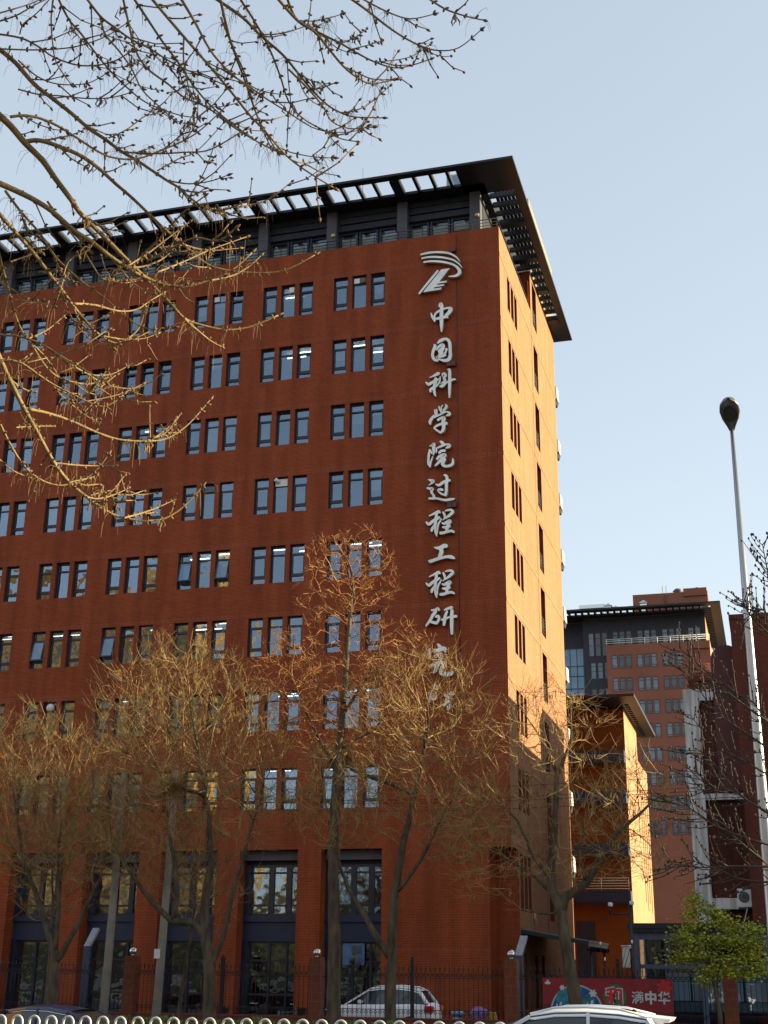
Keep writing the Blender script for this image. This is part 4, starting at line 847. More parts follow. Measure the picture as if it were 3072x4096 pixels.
car('parked_suv', 'white SUV with red tail light parked behind the iron fence', (-3.35, -9.6, 0), 0, M['cwhite'], suvp, suvr, .90, False, True)
sedp = [(-2.4,.60),(-2.25,.74),(-1.5,.90),(-1.1,.94),(0,.95),(1.2,.97),(2.0,.98),(2.35,.92),(2.45,.7)]
sedr = [(-1.3,.93),(-.7,1.28),(-.35,1.42),(.1,1.48),(.6,1.475),(1.1,1.40),(1.6,1.24),(2.1,1.0)]
car('blue_sedan', 'dark navy sedan on the road behind the white hoops at the lower left', (-4.05, -33.6, 0), 0, M['cblue'], sedp, sedr, .88)
# bicycles and covered scooters behind the fence
def bicycle(x, y, rz, lab, col):
    t = thing('bicycle', lab, 'bicycle', (x, y, 0), rz, 'bicycles parked behind the fence')
    for wx in (-.52, .52):
        q = MB(); q.tube([(wx+.33*math.cos(a), 0, .34+.33*math.sin(a)) for a in [2*math.pi*i/20 for i in range(21)]], .02, 6, cap=False)
        for i in range(8): a = math.pi*i/8; q.tube([(wx-.32*math.cos(a), 0, .34-.32*math.sin(a)), (wx+.32*math.cos(a), 0, .34+.32*math.sin(a))], .003, 3)
        q.build('wheel', M['tyre'], t)
    q = MB()
    for a, b_ in (((-.52,.34),(-.12,.32)), ((-.12,.32),(-.22,.82)), ((-.52,.34),(-.2,.72)), ((-.2,.74),(.38,.78)), ((-.12,.32),(.40,.66)), ((.36,.95),(.52,.34))): q.tube([(a[0], 0, a[1]), (b_[0], 0, b_[1])], .018, 6)
    q.build('frame', col, t)
    q = MB(); q.bbox(-.36, -.08, -.08, .08, .86, .93, .03); q.build('saddle', M['trim'], t)
    q = MB(); q.tube([(.36, 0, .93), (.34, 0, 1.02), (.26, -.28, 1.05)], .014, 6); q.tube([(.34, 0, 1.02), (.26, .28, 1.05)], .014, 6); q.build('handlebar', M['rim'], t)
    q = MB(); q.box(.5, .78, -.14, .14, .68, .88); q.build('basket', M['trim'], t)
M['bred'] = mat('bike_red', (.30, .03, .02), .4); M['bgrn'] = mat('bike_teal', (.05, .25, .25), .4)
bicycle(-9.3, -12.2, .3, 'bicycle with a red frame behind the fence, left of the forked tree trunk', M['bred'])
bicycle(-7.9, -11.6, -.2, 'dark bicycle by the brick column just left of the forked tree trunk', M['trim'])
bicycle(-6.3, -12.0, .15, 'teal bicycle below the ground floor bay right of the forked tree trunk', M['bgrn'])
bicycle(-5.3, -12.4, -.3, 'dark bicycle leaning near the brick pier with the steel ball', M['iron'])
bicycle(-13.2, -12.2, .2, 'dark bicycle behind the fence between the two leftmost trunks', M['iron'])
def scooter(x, lab, cols):
    t = thing('covered_scooter', lab, 'scooter', (x, -12.4, 0), 0, 'scooters parked at the fence')
    for wx in (-.5, .5):
        q = MB(); q.tube([(wx, -.06, .22), (wx, .06, .22)], .22, 18); q.build('wheel', M['tyre'], t)
    q = MB(); q.bbox(-.55, .35, -.16, .16, .28, .62, .06); q.build('body', M['trim'], t)
    q = MB(); q.tube([(.5, 0, .25), (.36, 0, .95), (.30, -.28, 1.02)], .02, 6); q.tube([(.36, 0, .95), (.30, .28, 1.02)], .02, 6); q.build('handlebar', M['iron'], t)
    for i, (cx, cz, sx, sz, m) in enumerate(cols):
        bm = bmesh.new(); bmesh.ops.create_icosphere(bm, subdivisions=3, radius=1); rr = random.Random(i+int(x*10))
        for v in bm.verts: k = 1+.16*math.sin(v.co.x*9+i)*math.cos(v.co.z*7+x); v.co = Vector((cx+v.co.x*sx*k, v.co.y*.24*k, cz+v.co.z*sz*k))
        q = MB(); q.smooth = True; q.bm(bm); q.build('quilt_cover', m, t)
M['lilac'] = mat('lilac_quilt', (.25, .14, .33), .8, var=.5, scale=6); M['yel'] = mat('yellow_quilt', (.45, .25, .03), .8, var=.4, scale=6); M['sky'] = mat('blue_plastic', (.25, .42, .60), .5)
scooter(1.2, 'parked scooter draped with a lilac and yellow quilt', [(-.15, .78, .34, .32, M['lilac']), (.3, .72, .18, .24, M['yel'])])
scooter(.0, 'parked scooter with a pale blue windshield cover left of the lilac quilt', [(.3, .85, .26, .10, M['sky']), (.28, .62, .2, .16, M['sky'])])
# ------------------------------------------------------------------ trees
import numpy as np
M['bark'] = mat('bark', (.078, .058, .034), .9, var=.55, scale=5, bump=.6, bscale=30, stretch=(1, 1, .3))
M['twig'] = mat('ash_twig', (.27, .165, .055), .65, var=.45, scale=3)
M['twig2'] = mat('curly_twig', (.30, .125, .035), .7, var=.3, scale=2)
M['twigd'] = mat('dark_twig', (.055, .04, .03), .8, var=.3, scale=2)
M['seed'] = mat('dry_seed', (.30, .17, .035), .8, var=.4, scale=5)
def resample(pts, step):
    out = [Vector(pts[0])]
    for a, b_ in zip(pts, pts[1:]):
        a, b_ = Vector(a), Vector(b_); n = max(1, int((b_-a).length/step))
        out += [a.lerp(b_, (i+1)/n) for i in range(n)]
    return out
def bare_tree(lab, base, limbs, blobs, nattr, seed, twig=M['twig'], up=.36, tlen=(.35, 1.05), ntw=8, curl=.015, seeds=0, tr=.0072, step=.30, kill=.42):
    rg = np.random.RandomState(seed); rn = random.Random(seed)
    P = []; par = []; fix = []
    for li, (pts, r0, r1) in enumerate(limbs):
        rs = resample(pts, step); n = len(rs)
        if li == 0: prev = -1
        else:
            d = [(Vector(p)-rs[0]).length for p in P]; prev = int(np.argmin(d)); rs = rs[1:]; n = len(rs)
        for i, p in enumerate(rs):
            j = rn.uniform(-.02, .02); P.append([p.x+j, p.y+rn.uniform(-.02, .02), p.z]); par.append(prev); fix.append(r0+(r1-r0)*i/max(1, n-1)); prev = len(P)-1
    nl = len(P); tot = sum(b[1][0]*b[1][1]*b[1][2] for b in blobs); A = []
    for c, r in blobs:
        k = int(nattr*r[0]*r[1]*r[2]/tot); v = rg.normal(size=(k, 3)); v /= np.linalg.norm(v, axis=1)[:, None]
        A.append(np.array(c)+v*(rg.rand(k, 1)**.42)*np.array(r))
    A = np.vstack(A); alive = np.ones(len(A), bool); near = np.full(len(A), -1); nd = np.full(len(A), 1e9)
    def upd(i0):
        for i in range(i0, len(P)):
            d = np.linalg.norm(A-np.array(P[i]), axis=1); m = d < nd; nd[m] = d[m]; near[m] = i
    upd(0)
    for it in range(70):
        alive &= nd > kill
        idx = np.where(alive & (nd < 6))[0]
        if len(idx) == 0: break
        acc = {}
        for i in idx:
            v = A[i]-np.array(P[near[i]]); acc.setdefault(near[i], []).append(v/np.linalg.norm(v))
        i0 = len(P)
        for k, vs in acc.items():
            d = np.mean(vs, axis=0); pd = np.array(P[k])-np.array(P[par[k]]) if par[k] >= 0 else np.array([0, 0, 1.]); pd = pd/(np.linalg.norm(pd)+1e-9)
            d = d/(np.linalg.norm(d)+1e-9)+.42*pd+rg.normal(size=3)*(.09+curl)+np.array([0, 0, .12]); d /= np.linalg.norm(d)
            P.append(list(np.array(P[k])+d*step)); par.append(k); fix.append(0)
        upd(i0)
        if len(P) > 11000: break
    n = len(P); ch = [[] for _ in range(n)]
    for i in range(n):
        if par[i] >= 0: ch[par[i]].append(i)
    rad = [0]*n
    for i in reversed(range(n)):
        s = sum(rad[c]**2.05 for c in ch[i])**(1/2.05) if ch[i] else .0085
        rad[i] = max(s*1.002, .0085)
    for i in range(n):
        if i < nl: rad[i] = max(fix[i], min(rad[i], fix[i]*1.1))
    T = MB(); Cn = MB(); started = set()
    def chain(s):
        c = [s]; 
        while ch[c[-1]]:
            k = max(ch[c[-1]], key=lambda q: rad[q]+(1 if q < nl else 0)); c.append(k)
        return c
    stack = [0]
    while stack:
        s = stack.pop(); c = chain(s)
        for k in c:
            for q in ch[k]:
                if q not in c: stack.append(q)
        pts = [P[k] for k in c]; rr = [rad[k] for k in c]
        if par[s] >= 0: pts = [P[par[s]]]+pts; rr = [min(rad[par[s]], rr[0]*1.25)]+rr
        big = rr[0] > .045
        if big:
            m = next((i for i, r in enumerate(rr) if r < .03), len(rr))
            T.tube(pts[:max(2, m+1)], rr[:max(2, m+1)], 9 if rr[0] > .1 else 6)
            if m+1 < len(pts): Cn.tube(pts[m:], rr[m:], 4)
        else: Cn.tube(pts, rr, 4 if rr[0] > .02 else 3, cap=False)
    Sd = MB()
    for i in range(nl//3, n):
        if rad[i] > .028: continue
        p = Vector(P[i]); pd = (p-Vector(P[par[i]])).normalized(); k = ntw if not ch[i] else (1 if rn.random() < .7 else 0)
        for _ in range(k):
            d = (pd*.7+Vector((rn.gauss(0, .6), rn.gauss(0, .6), rn.gauss(0, .45)+up))).normalized(); L = rn.uniform(*tlen); pts = [p]; q = p
            ns = 4
            for s in range(ns):
                d = (d+Vector((rn.gauss(0, .10+curl*1.6), rn.gauss(0, .10+curl*1.6), up*.28+rn.gauss(0, curl)))).normalized(); q = q+d*(L/ns); pts.append(q)
            Cn.tube(pts, [tr, tr*.9, tr*.8, tr*.65, tr*.4], 3, cap=False)
            if rn.random() < .55:
                a = pts[2]; d2 = (d+Vector((rn.gauss(0, .6), rn.gauss(0, .6), .2))).normalized(); Cn.tube([a, a+d2*L*.25, a+d2*L*.4+Vector((0, 0, .06))], [tr*.7, tr*.6, tr*.4], 3, cap=False)
        if seeds and rn.random() < seeds:
            for _ in range(rn.randint(3, 7)):
                o = p+Vector((rn.gauss(0, .07), rn.gauss(0, .07), rn.uniform(-.05, .05))); l = rn.uniform(.10, .26); a = rn.uniform(0, 3.14); wx, wy = .013*math.cos(a), .013*math.sin(a); s = Vector((rn.gauss(0, .03), rn.gauss(0, .03), 0))
                Sd.faces([o+Vector((-wx*.3, -wy*.3, 0)), o+Vector((wx*.3, wy*.3, 0)), o+s+Vector((wx, wy, -l*.7)), o+s+Vector((0, 0, -l)), o+s+Vector((-wx, -wy, -l*.7))], [(0, 1, 2, 3, 4)])
    t = thing('bare_tree', lab, 'tree', base, group='bare street trees along the fence')
    loc = Vector(base)
    for mb_, nm, m in ((T, 'trunk', M['bark']), (Cn, 'crown', twig), (Sd, 'seed_clusters', M['seed'])):
        if mb_.f: mb_.v = [(a-loc.x, b_-loc.y, c-loc.z) for a, b_, c in mb_.v]; o = mb_.build(nm, m, t); tag(o, kind='stuff' if nm == 'seed_clusters' else None)
    return t
Y = -18.0
def L3(*pts, y=Y): return [(p[0], y+(p[2] if len(p) > 2 else 0), p[1]) for p in pts]
bare_tree('bare forked street tree with one limb bending left across the concrete pole', (-6.7, Y, 0),
  [(L3((-6.7,0),(-6.75,1.9),(-6.98,3.2),(-7.1,4.4),(-6.95,5.6),(-7.2,7.2,.2),(-7.6,8.8,.2)), .235, .04), (L3((-6.98,3.2),(-7.4,3.68),(-8.2,3.72),(-8.9,4.3,-.2),(-9.7,5.3,-.4),(-10.6,6.4,-.5)), .13, .035), (L3((-8.2,3.72),(-8.1,4.5),(-8.35,5.5,.3),(-8.8,6.8,.4),(-9.0,8.2,.5)), .09, .03), (L3((-6.78,2.2),(-6.35,3.3),(-6.1,5,.2),(-5.7,6.6,.3),(-5.3,8,.3)), .10, .03)],
  [((-8.4,Y,10.0),(3.6,2.8,3.3)), ((-9.6,Y,6.9),(3.0,2.6,2.2)), ((-5.8,Y,8.2),(2.0,2.2,2.3))], 2800, 11, seeds=.2)
bare_tree('tallest bare tree with a dark straight trunk and curly orange twigs', (-2.44, Y, 0),
  [(L3((-2.44,0),(-2.5,3),(-2.62,6),(-2.55,8.5),(-2.35,11.0),(-2.25,13.2),(-2.1,15.3)), .25, .04), (L3((-2.55,8.5),(-3.6,10.3,.2),(-4.3,11.8,.2)), .06, .02), (L3((-2.4,10.4),(-1.4,11.8,-.2),(-.9,13.0,-.3)), .055, .02), (L3((-2.5,9.2),(-1.3,10.0,.3),(-.2,11.4,.4)), .05, .02)],
  [((-2.2,Y,15.2),(1.9,1.6,2.0)), ((-4.0,Y,12.2),(1.7,1.6,1.5)), ((-.7,Y,12.3),(1.7,1.6,1.3)), ((-2.3,Y,10.6),(3.2,2.0,1.8))], 2600, 23, M['twig2'], .12, (.18, .5), 6, .22, 0, .008, .26, .33)
bare_tree('bare tree with a leaning left limb in front of the blank brick corner', (-.62, Y, 0),
  [(L3((-.62,0),(-.6,2.6),(-.52,4.3),(-.25,6.0),(.15,8.0,.2),(.5,9.6,.3)), .205, .04), (L3((-.64,2.6),(-1.4,3.75),(-2.15,4.8,.2),(-2.7,6.2,.2)), .115, .035), (L3((-.5,4.5),(.4,5.6,-.2),(1.3,7.2,-.3)), .07, .03)],
  [((.5,Y,9.8),(2.5,2.4,2.9)), ((-2.2,Y,7.6),(1.9,2.0,2.0)), ((1.2,Y,6.8),(1.8,2.0,1.6))], 2000, 37, seeds=.2)
bare_tree('sparse bare tree with a thick leaning trunk before the sunlit end wall', (5.3, Y, 0),
  [(L3((5.35,0),(5.22,1.3),(5.0,2.9),(4.86,4.05),(4.6,4.7),(4.58,5.3),(4.78,6.9),(4.88,8.25)), .25, .075), (L3((4.92,3.9),(4.98,4.45,.1),(5.66,4.9,.1),(6.1,5.6,.2),(6.65,6.4,.2),(7.4,7.0,.3),(8.0,7.5,.3)), .15, .03), (L3((4.88,8.25),(4.5,9.25,.1),(3.9,10.2,.1)), .055, .02), (L3((4.88,8.25),(5.35,9.25,.1),(5.4,10.7,.1)), .06, .02), (L3((4.6,5.0),(4.05,5.7,-.2),(3.6,6.8,-.3),(2.9,7.5,-.4)), .07, .02), (L3((4.7,4.5),(3.9,5.2,.2),(2.9,5.8,.3)), .06, .02), (L3((4.88,3.95),(4.2,3.98),(3.6,4.12)), .04, .012), (L3((5.66,4.9),(5.5,5.8,-.2),(5.9,7.2,-.3)), .06, .02)],
  [((4.7,Y,9.6),(1.9,1.6,1.7)), ((6.6,Y,7.4),(2.2,1.8,1.5)), ((3.1,Y,6.9),(1.9,1.7,1.5)), ((5.6,Y,5.6),(2.9,1.6,1.0)), ((2.9,Y,5.2),(1.4,1.5,.9))], 1700, 41, M['twig'], .2, (.4, 1.1), 6, .04, .34)
bare_tree('bushy bare tree forking low at the left edge of the picture', (-12.4, Y, 0),
  [(L3((-12.4,0),(-12.45,1.5),(-12.5,2.7),(-13.3,4.2,.1),(-14.2,5.8,.2)), .225, .045), (L3((-12.45,2.3),(-11.8,3.6,.1),(-11.2,5.2,.3)), .11, .03), (L3((-12.5,2.7),(-12.4,4.2,-.2),(-12.6,6.0,-.3)), .09, .03)],
  [((-14.2,Y,8.0),(3.2,2.8,3.0)), ((-11.7,Y,6.8),(2.0,2.2,2.0))], 2500, 53, seeds=.25)
bare_tree('slender bare tree at the far left before the first dark bay', (-13.5, Y+1.5, 0),
  [(L3((-13.5,0,1.5),(-13.55,2.2,1.5),(-13.6,4.0,1.5),(-13.8,6.0,1.5)), .10, .02)], [((-13.8,Y+1.5,5.6),(1.6,1.6,2.2))], 500, 59)
bare_tree('thin bare sapling between the two concrete poles', (-9.0, Y+2.5, 0),
  [(L3((-9.0,0,2.5),(-8.85,1.6,2.5),(-8.65,3.2,2.5),(-8.5,5,2.5)), .085, .02)], [((-8.5,Y+2.5,5.4),(1.8,1.6,2.0))], 500, 61)
# green tree by the pavilion
gt = thing('leafy_tree', 'young yellow-green leafy tree at the right, before the glass pavilion', 'tree', (9.42, -17, 0))
rn = random.Random(5); q = MB(); q.tube([(0,0,0),(-.03,0,1.2),(-.13,0,2.0),(-.28,0,2.9),(-.22,0,3.7)], [.085,.07,.06,.045,.02], 8)
for a, b_, r in (((-.13,0,2.1),(.5,-.2,2.9),.03), ((-.2,0,2.4),(-.9,.1,3.1),.03), ((-.28,0,2.9),(.15,.2,3.8),.022), ((-.25,0,3.1),(-.6,-.2,4.2),.02), ((-.15,0,2.2),(1.0,.2,2.6),.022), ((-.15,0,2.2),(-1.2,-.2,2.7),.022)):
    q.tube([a, [(a[i]+b_[i])/2+(.1 if i == 2 else 0) for i in range(3)], b_], [r, r*.7, r*.35], 6)
q.build('trunk', M['bark'], gt)
q = MB()
cl = [(-.55,4.35,.35,.28),(-.15,4.1,.4,.25),(-.7,4.0,.3,.15),(.15,3.85,.45,.25),(-.6,3.65,.55,.22),(.75,3.6,.6,.22),(1.2,3.5,.35,.18),(-1.0,3.3,.5,.22),(-.5,3.2,.6,.25),(.5,3.25,.7,.28),(1.1,3.1,.5,.3),(-.9,2.8,.6,.2),(-1.2,2.62,.45,.13),(-.3,2.75,.6,.25),(.7,2.65,.7,.25),(1.2,2.5,.4,.2),(-.2,2.35,.5,.25),(.4,2.3,.4,.2),(.9,2.25,.45,.15),(-.35,2.05,.3,.2)]
for cx, cz, rx, rz in cl:
    for _ in range(int(360*rx*rz/.12)):
        u, v, w = rn.gauss(0, .5), rn.gauss(0, .5), rn.gauss(0, .5); c = Vector((cx+u*rx, v*rx, cz+w*rz)); s = rn.uniform(.035, .07)
        a = Vector((rn.gauss(0, 1), rn.gauss(0, 1), rn.gauss(0, .5))).normalized(); n = a.cross(Vector((rn.gauss(0, 1), rn.gauss(0, 1), rn.gauss(0, 1)))).normalized()
        q.face([c-a*s, c+n*s*.55, c+a*s, c-n*s*.55])
m = mat('spring_leaf', (.27, .29, .022), .6, var=.45, scale=2.5); m.node_tree.nodes['Principled BSDF'].inputs['Transmission Weight'].default_value = 0
q.build('crown', m, gt)
# clipped hedge by the road
q = MB(); rn = random.Random(8); hz = onY(1400, 4082, -22).z
for i in range(5200):
    x = rn.uniform(-9, 9); c = Vector((x, -22+rn.gauss(0, .25), hz-.05-abs(rn.gauss(0, .22))+.10*math.sin(x*3.1)*math.sin(x*1.3))); s = rn.uniform(.02, .05)
    a = Vector((rn.gauss(0, 1), rn.gauss(0, 1), rn.gauss(0, 1))).normalized(); n = a.orthogonal().normalized(); q.face([c-a*s, c+n*s*.6, c+a*s, c-n*s*.6])
q.build('leaves', mat('hedge_leaf', (.09, .11, .015), .6, var=.5, scale=3), None)
h = bpy.data.objects['leaves']; hd = thing('hedge', 'low yellow-green hedge behind the white hoops', 'hedge', (0, -22, 0)); h.parent = hd; h.matrix_parent_inverse = Matrix.Translation((0, 22, 0))
q = MB()
for i in range(120): x = -9+i*.15; q.tube([(x, 0, 0), (x+rn.uniform(-.05, .05), rn.uniform(-.1, .1), hz-.05)], .008, 4)
q.build('stems', M['bark'], hd)
# bare magnolia shrub in front of the orange annex
mg = thing('budding_shrub', 'bare shrub with a few white buds above the red poster board', 'shrub', (5.3, -13, 0)); q = MB(); qb = MB(); rn = random.Random(2)
for k in range(11):
    x = rn.uniform(-.6, 1.3); z = rn.uniform(2.3, 3.3); p = [(.2, 0, .2), (.2+(x-.2)*.5, rn.uniform(-.2, .2), z*.55), (x, rn.uniform(-.3, .3), z)]; q.tube(p, [.02, .014, .006], 5)
    if k % 3 == 0: qb.ball(p[-1], .035, 8, 1.8)
q.build('stems', M['twigd'], mg); qb.build('buds', M['white'], mg)
# ------------------------------------------------------------------ near tree overhead
nearT = thing('overhanging_tree', 'near bare tree whose budding golden branches hang in from the upper left corner', 'tree', (-1.8, -54.5, 0))
k1, k2 = 1000/952, 1100/952
NB = []
def nb(off, k, w0, w1, *pts): NB.append(([(off[0]+x*k, off[1]+y*k) for x, y in pts], w0, w1))
A0, B0, C0, E0 = (0, 0), (900, 0), (0, 700), (0, 1400)
nb(A0,k1,20,6,(0,190),(60,240),(130,320),(200,375),(270,430),(340,490),(400,530),(460,575),(520,610),(580,650),(640,690),(690,720),(720,750),(780,790),(850,800),(930,770))
nb(A0,k1,30,7,(-20,425),(40,480),(95,545),(160,610),(210,680),(270,760),(310,817),(400,906),(470,977),(540,1046),(600,1106),(650,1157),(700,1211),(760,1236),(860,1256),(955,1243),(1060,1200))
nb(A0,k1,13,5,(40,445),(90,440),(150,450),(220,480),(300,530),(370,575),(430,600),(520,605),(620,570),(700,535),(770,490),(860,405))
nb(A0,k1,20,6,(95,540),(150,535),(230,560),(310,595),(380,645),(440,700),(510,760),(620,866),(700,932),(760,986),(830,1022),(952,1038),(1080,1030),(1200,970))
nb(A0,k1,9,5,(-20,128),(80,145),(150,180),(200,215),(280,245),(350,250),(430,235),(500,195))
nb(A0,k1,7,4,(-20,185),(100,190),(200,188),(300,175),(400,140),(480,90))
nb(A0,k1,10,5,(215,-20),(260,70),(310,130),(370,210),(420,270),(480,330),(540,380),(600,410),(690,440),(770,450))
nb(A0,k1,8,4,(205,-20),(195,70),(200,160),(215,240),(270,320))
nb(A0,k1,11,5,(320,-20),(380,60),(430,100),(500,150),(570,185),(640,230),(720,270),(800,300),(870,330))
nb(A0,k1,9,5,(380,60),(400,130),(450,190),(500,260),(540,340),(600,400),(660,455))
nb(A0,k1,10,5,(465,-20),(490,90),(515,190),(560,260),(640,320),(700,370),(770,400),(850,450),(900,490),(990,545),(1060,580))
nb(A0,k1,13,6,(565,-20),(640,70),(700,140),(770,220),(830,290),(880,350),(952,440),(1010,500),(1060,560),(1110,610),(1180,660),(1270,715))
nb(A0,k1,11,6,(500,-20),(560,70),(620,160),(680,240),(740,330),(800,400),(870,460),(952,520))
nb(A0,k1,8,4,(700,140),(700,240),(725,360),(755,445))
nb(A0,k1,13,6,(680,-20),(740,80),(800,190),(860,260),(952,340))
nb(A0,k1,12,5,(835,-20),(870,130),(900,220),(930,300),(960,390),(990,470),(1030,560))
nb(A0,k1,8,4,(-20,86),(60,60),(130,20),(190,-10)); nb(A0,k1,7,4,(-20,55),(100,20),(150,0))
nb(A0,k1,7,4,(70,230),(140,290),(220,320),(330,318),(405,280)); nb(A0,k1,7,4,(70,340),(150,360),(230,365),(330,375),(420,372),(490,355))
nb(A0,k1,8,5,(480,580),(600,585),(700,580),(800,570),(930,495)); nb(A0,k1,6,4,(720,750),(780,650),(815,555)); nb(A0,k1,7,4,(650,690),(720,700),(800,690),(865,668))
nb(A0,k1,7,4,(415,525),(480,495),(540,450),(600,410)); nb(A0,k1,6,4,(75,130),(90,90),(140,50),(195,-10)); nb(A0,k1,6,4,(600,650),(680,605),(750,575),(850,470))
nb(B0,k2,14,5,(-40,-10),(60,60),(120,120),(200,190),(250,250),(300,310),(350,360),(400,390),(450,405),(545,408))
nb(B0,k2,10,5,(45,-15),(100,70),(150,160),(190,260),(220,350),(270,410),(350,455),(400,480),(455,490))
nb(B0,k2,14,5,(170,-20),(250,70),(310,110),(360,170),(410,230),(460,270),(510,290),(590,275))
nb(B0,k2,11,5,(210,-20),(250,70),(330,115),(400,150),(460,185),(520,215),(590,235),(650,225),(710,205))
nb(B0,k2,11,4,(420,-15),(490,35),(560,90),(620,130),(680,160),(740,175),(810,165),(885,105))
nb(B0,k2,9,5,(690,-15),(760,30),(830,55),(895,70)); nb(B0,k2,8,4,(455,-15),(560,40),(640,65),(720,50))
nb(B0,k2,9,5,(-15,60),(30,170),(70,260),(100,370),(130,440),(180,525)); nb(B0,k2,8,4,(-10,240),(70,290),(140,340),(220,390),(300,440),(370,460))
nb(B0,k2,9,4,(220,240),(290,310),(340,370),(370,420),(430,445),(510,440)); nb(B0,k2,8,5,(-20,405),(60,460),(140,505),(190,525)); nb(B0,k2,6,4,(0,720),(80,710),(150,690),(230,630))
nb(B0,k2,6,4,(400,150),(450,130),(490,100)); nb(B0,k2,6,4,(440,170),(500,155),(545,140)); nb(B0,k2,6,3,(250,70),(300,95),(360,70)); nb(B0,k2,6,4,(120,120),(200,115),(280,90))
nb(C0,k1,26,7,(-20,25),(60,60),(130,95),(200,140),(280,210),(350,255),(420,310),(480,350),(540,385),(620,415),(700,425),(800,400),(880,365),(960,295))
nb(C0,k1,18,6,(-10,140),(60,220),(130,300),(190,380),(230,430),(280,500),(330,560),(380,610),(440,640),(490,620),(530,580),(550,520))
nb(C0,k1,11,5,(280,490),(360,495),(450,518),(520,512),(570,480),(620,450)); nb(C0,k1,12,4,(20,60),(80,140),(150,220),(210,310),(270,370),(330,420),(400,470),(480,540),(560,585),(660,580))
nb(C0,k1,13,6,(-10,280),(30,430),(60,540),(100,620),(170,690),(240,790)); nb(C0,k1,9,4,(-15,395),(70,450),(140,480),(220,465)); nb(C0,k1,8,4,(60,475),(140,485),(205,500))
nb(C0,k1,10,4,(-15,607),(70,615),(150,640),(250,700),(320,740),(400,790)); nb(C0,k1,7,4,(110,622),(180,590),(240,540)); nb(C0,k1,10,5,(-15,700),(60,710),(130,750))
nb(C0,k1,9,5,(480,350),(560,300),(640,240),(720,180)); nb(C0,k1,9,5,(500,345),(600,250),(690,150),(780,80)); nb(C0,k1,9,5,(560,330),(640,285),(740,240),(830,250),(895,205)); nb(C0,k1,8,4,(600,370),(700,330),(800,285),(940,235))
nb(C0,k1,10,4,(180,100),(230,170),(300,260),(350,340),(390,395),(430,390),(460,340)); nb(C0,k1,7,4,(560,400),(660,390),(760,400),(850,385)); nb(C0,k1,7,4,(230,440),(260,330),(330,290),(360,250)); nb(C0,k1,8,4,(40,330),(100,310),(150,290))
nb(E0,k1,22,6,(-15,0),(30,100),(90,220),(140,310),(200,420),(260,500),(330,560),(400,610),(470,640),(560,650),(630,640),(700,595),(770,520))
nb(E0,k1,14,5,(110,225),(180,240),(270,270),(360,310),(450,340),(560,347),(640,335),(720,280),(800,190))
nb(E0,k1,11,4,(-15,38),(70,45),(140,90),(200,130),(270,165),(330,195),(390,215),(440,195),(470,170)); nb(E0,k1,11,4,(120,-20),(180,70),(240,110),(330,130),(400,110),(475,65)); nb(E0,k1,11,4,(180,-10),(260,50),(330,90),(400,130),(490,147),(560,130),(610,95))
nb(E0,k1,11,4,(-15,250),(50,380),(110,460),(180,505),(260,512),(350,465),(440,410)); nb(E0,k1,9,4,(210,430),(320,440),(440,440)); nb(E0,k1,8,4,(260,505),(350,485),(370,475)); nb(E0,k1,8,4,(-15,405),(50,460),(130,490)); nb(E0,k1,7,4,(330,560),(390,540),(435,535)); nb(E0,k1,8,4,(360,580),(430,575),(470,575)); nb(E0,k1,7,4,(60,295),(140,290),(205,290))
tb = MB(); ts = MB(); bud = MB(); rn = random.Random(77); tloc = nearT.location
fork = onD(-1500, -900, 8.6)
def catmull(pts, n):
    out = []
    for i in range(len(pts)-1):
        p0 = pts[max(i-1, 0)]; p1 = pts[i]; p2 = pts[i+1]; p3 = pts[min(i+2, len(pts)-1)]
        for j in range(n):
            t = j/n; out.append(.5*(2*p1+(p2-p0)*t+(2*p0-5*p1+4*p2-p3)*t*t+(3*p1-p0-3*p2+p3)*t**3))
    return out+[pts[-1]]
k0 = len(NB)
for bi in range(k0):                                    # secondary shoots off the long branches
    px, w0, w1 = NB[bi]; n = len(px)
    if n < 7: continue
    for _ in range(1 if n < 9 else 3):
        i = rn.randint(1, n-3); x, y = px[i]; dx, dy = px[i+1][0]-x, px[i+1][1]-y; l = math.hypot(dx, dy) or 1; a = math.atan2(dy, dx)+rn.choice((-1, 1))*rn.uniform(.2, .5); L = rn.uniform(110, 260); pts = [(x, y)]
        for s in range(5): pts.append((pts[-1][0]+math.cos(a)*L/5, pts[-1][1]+math.sin(a)*L/5)); a += -.14+rn.gauss(0, .08)
        NB.append((pts, max(4.5, w0*.45), 3.5))
allroot = []; fork = onD(-1500, -900, 8.6)
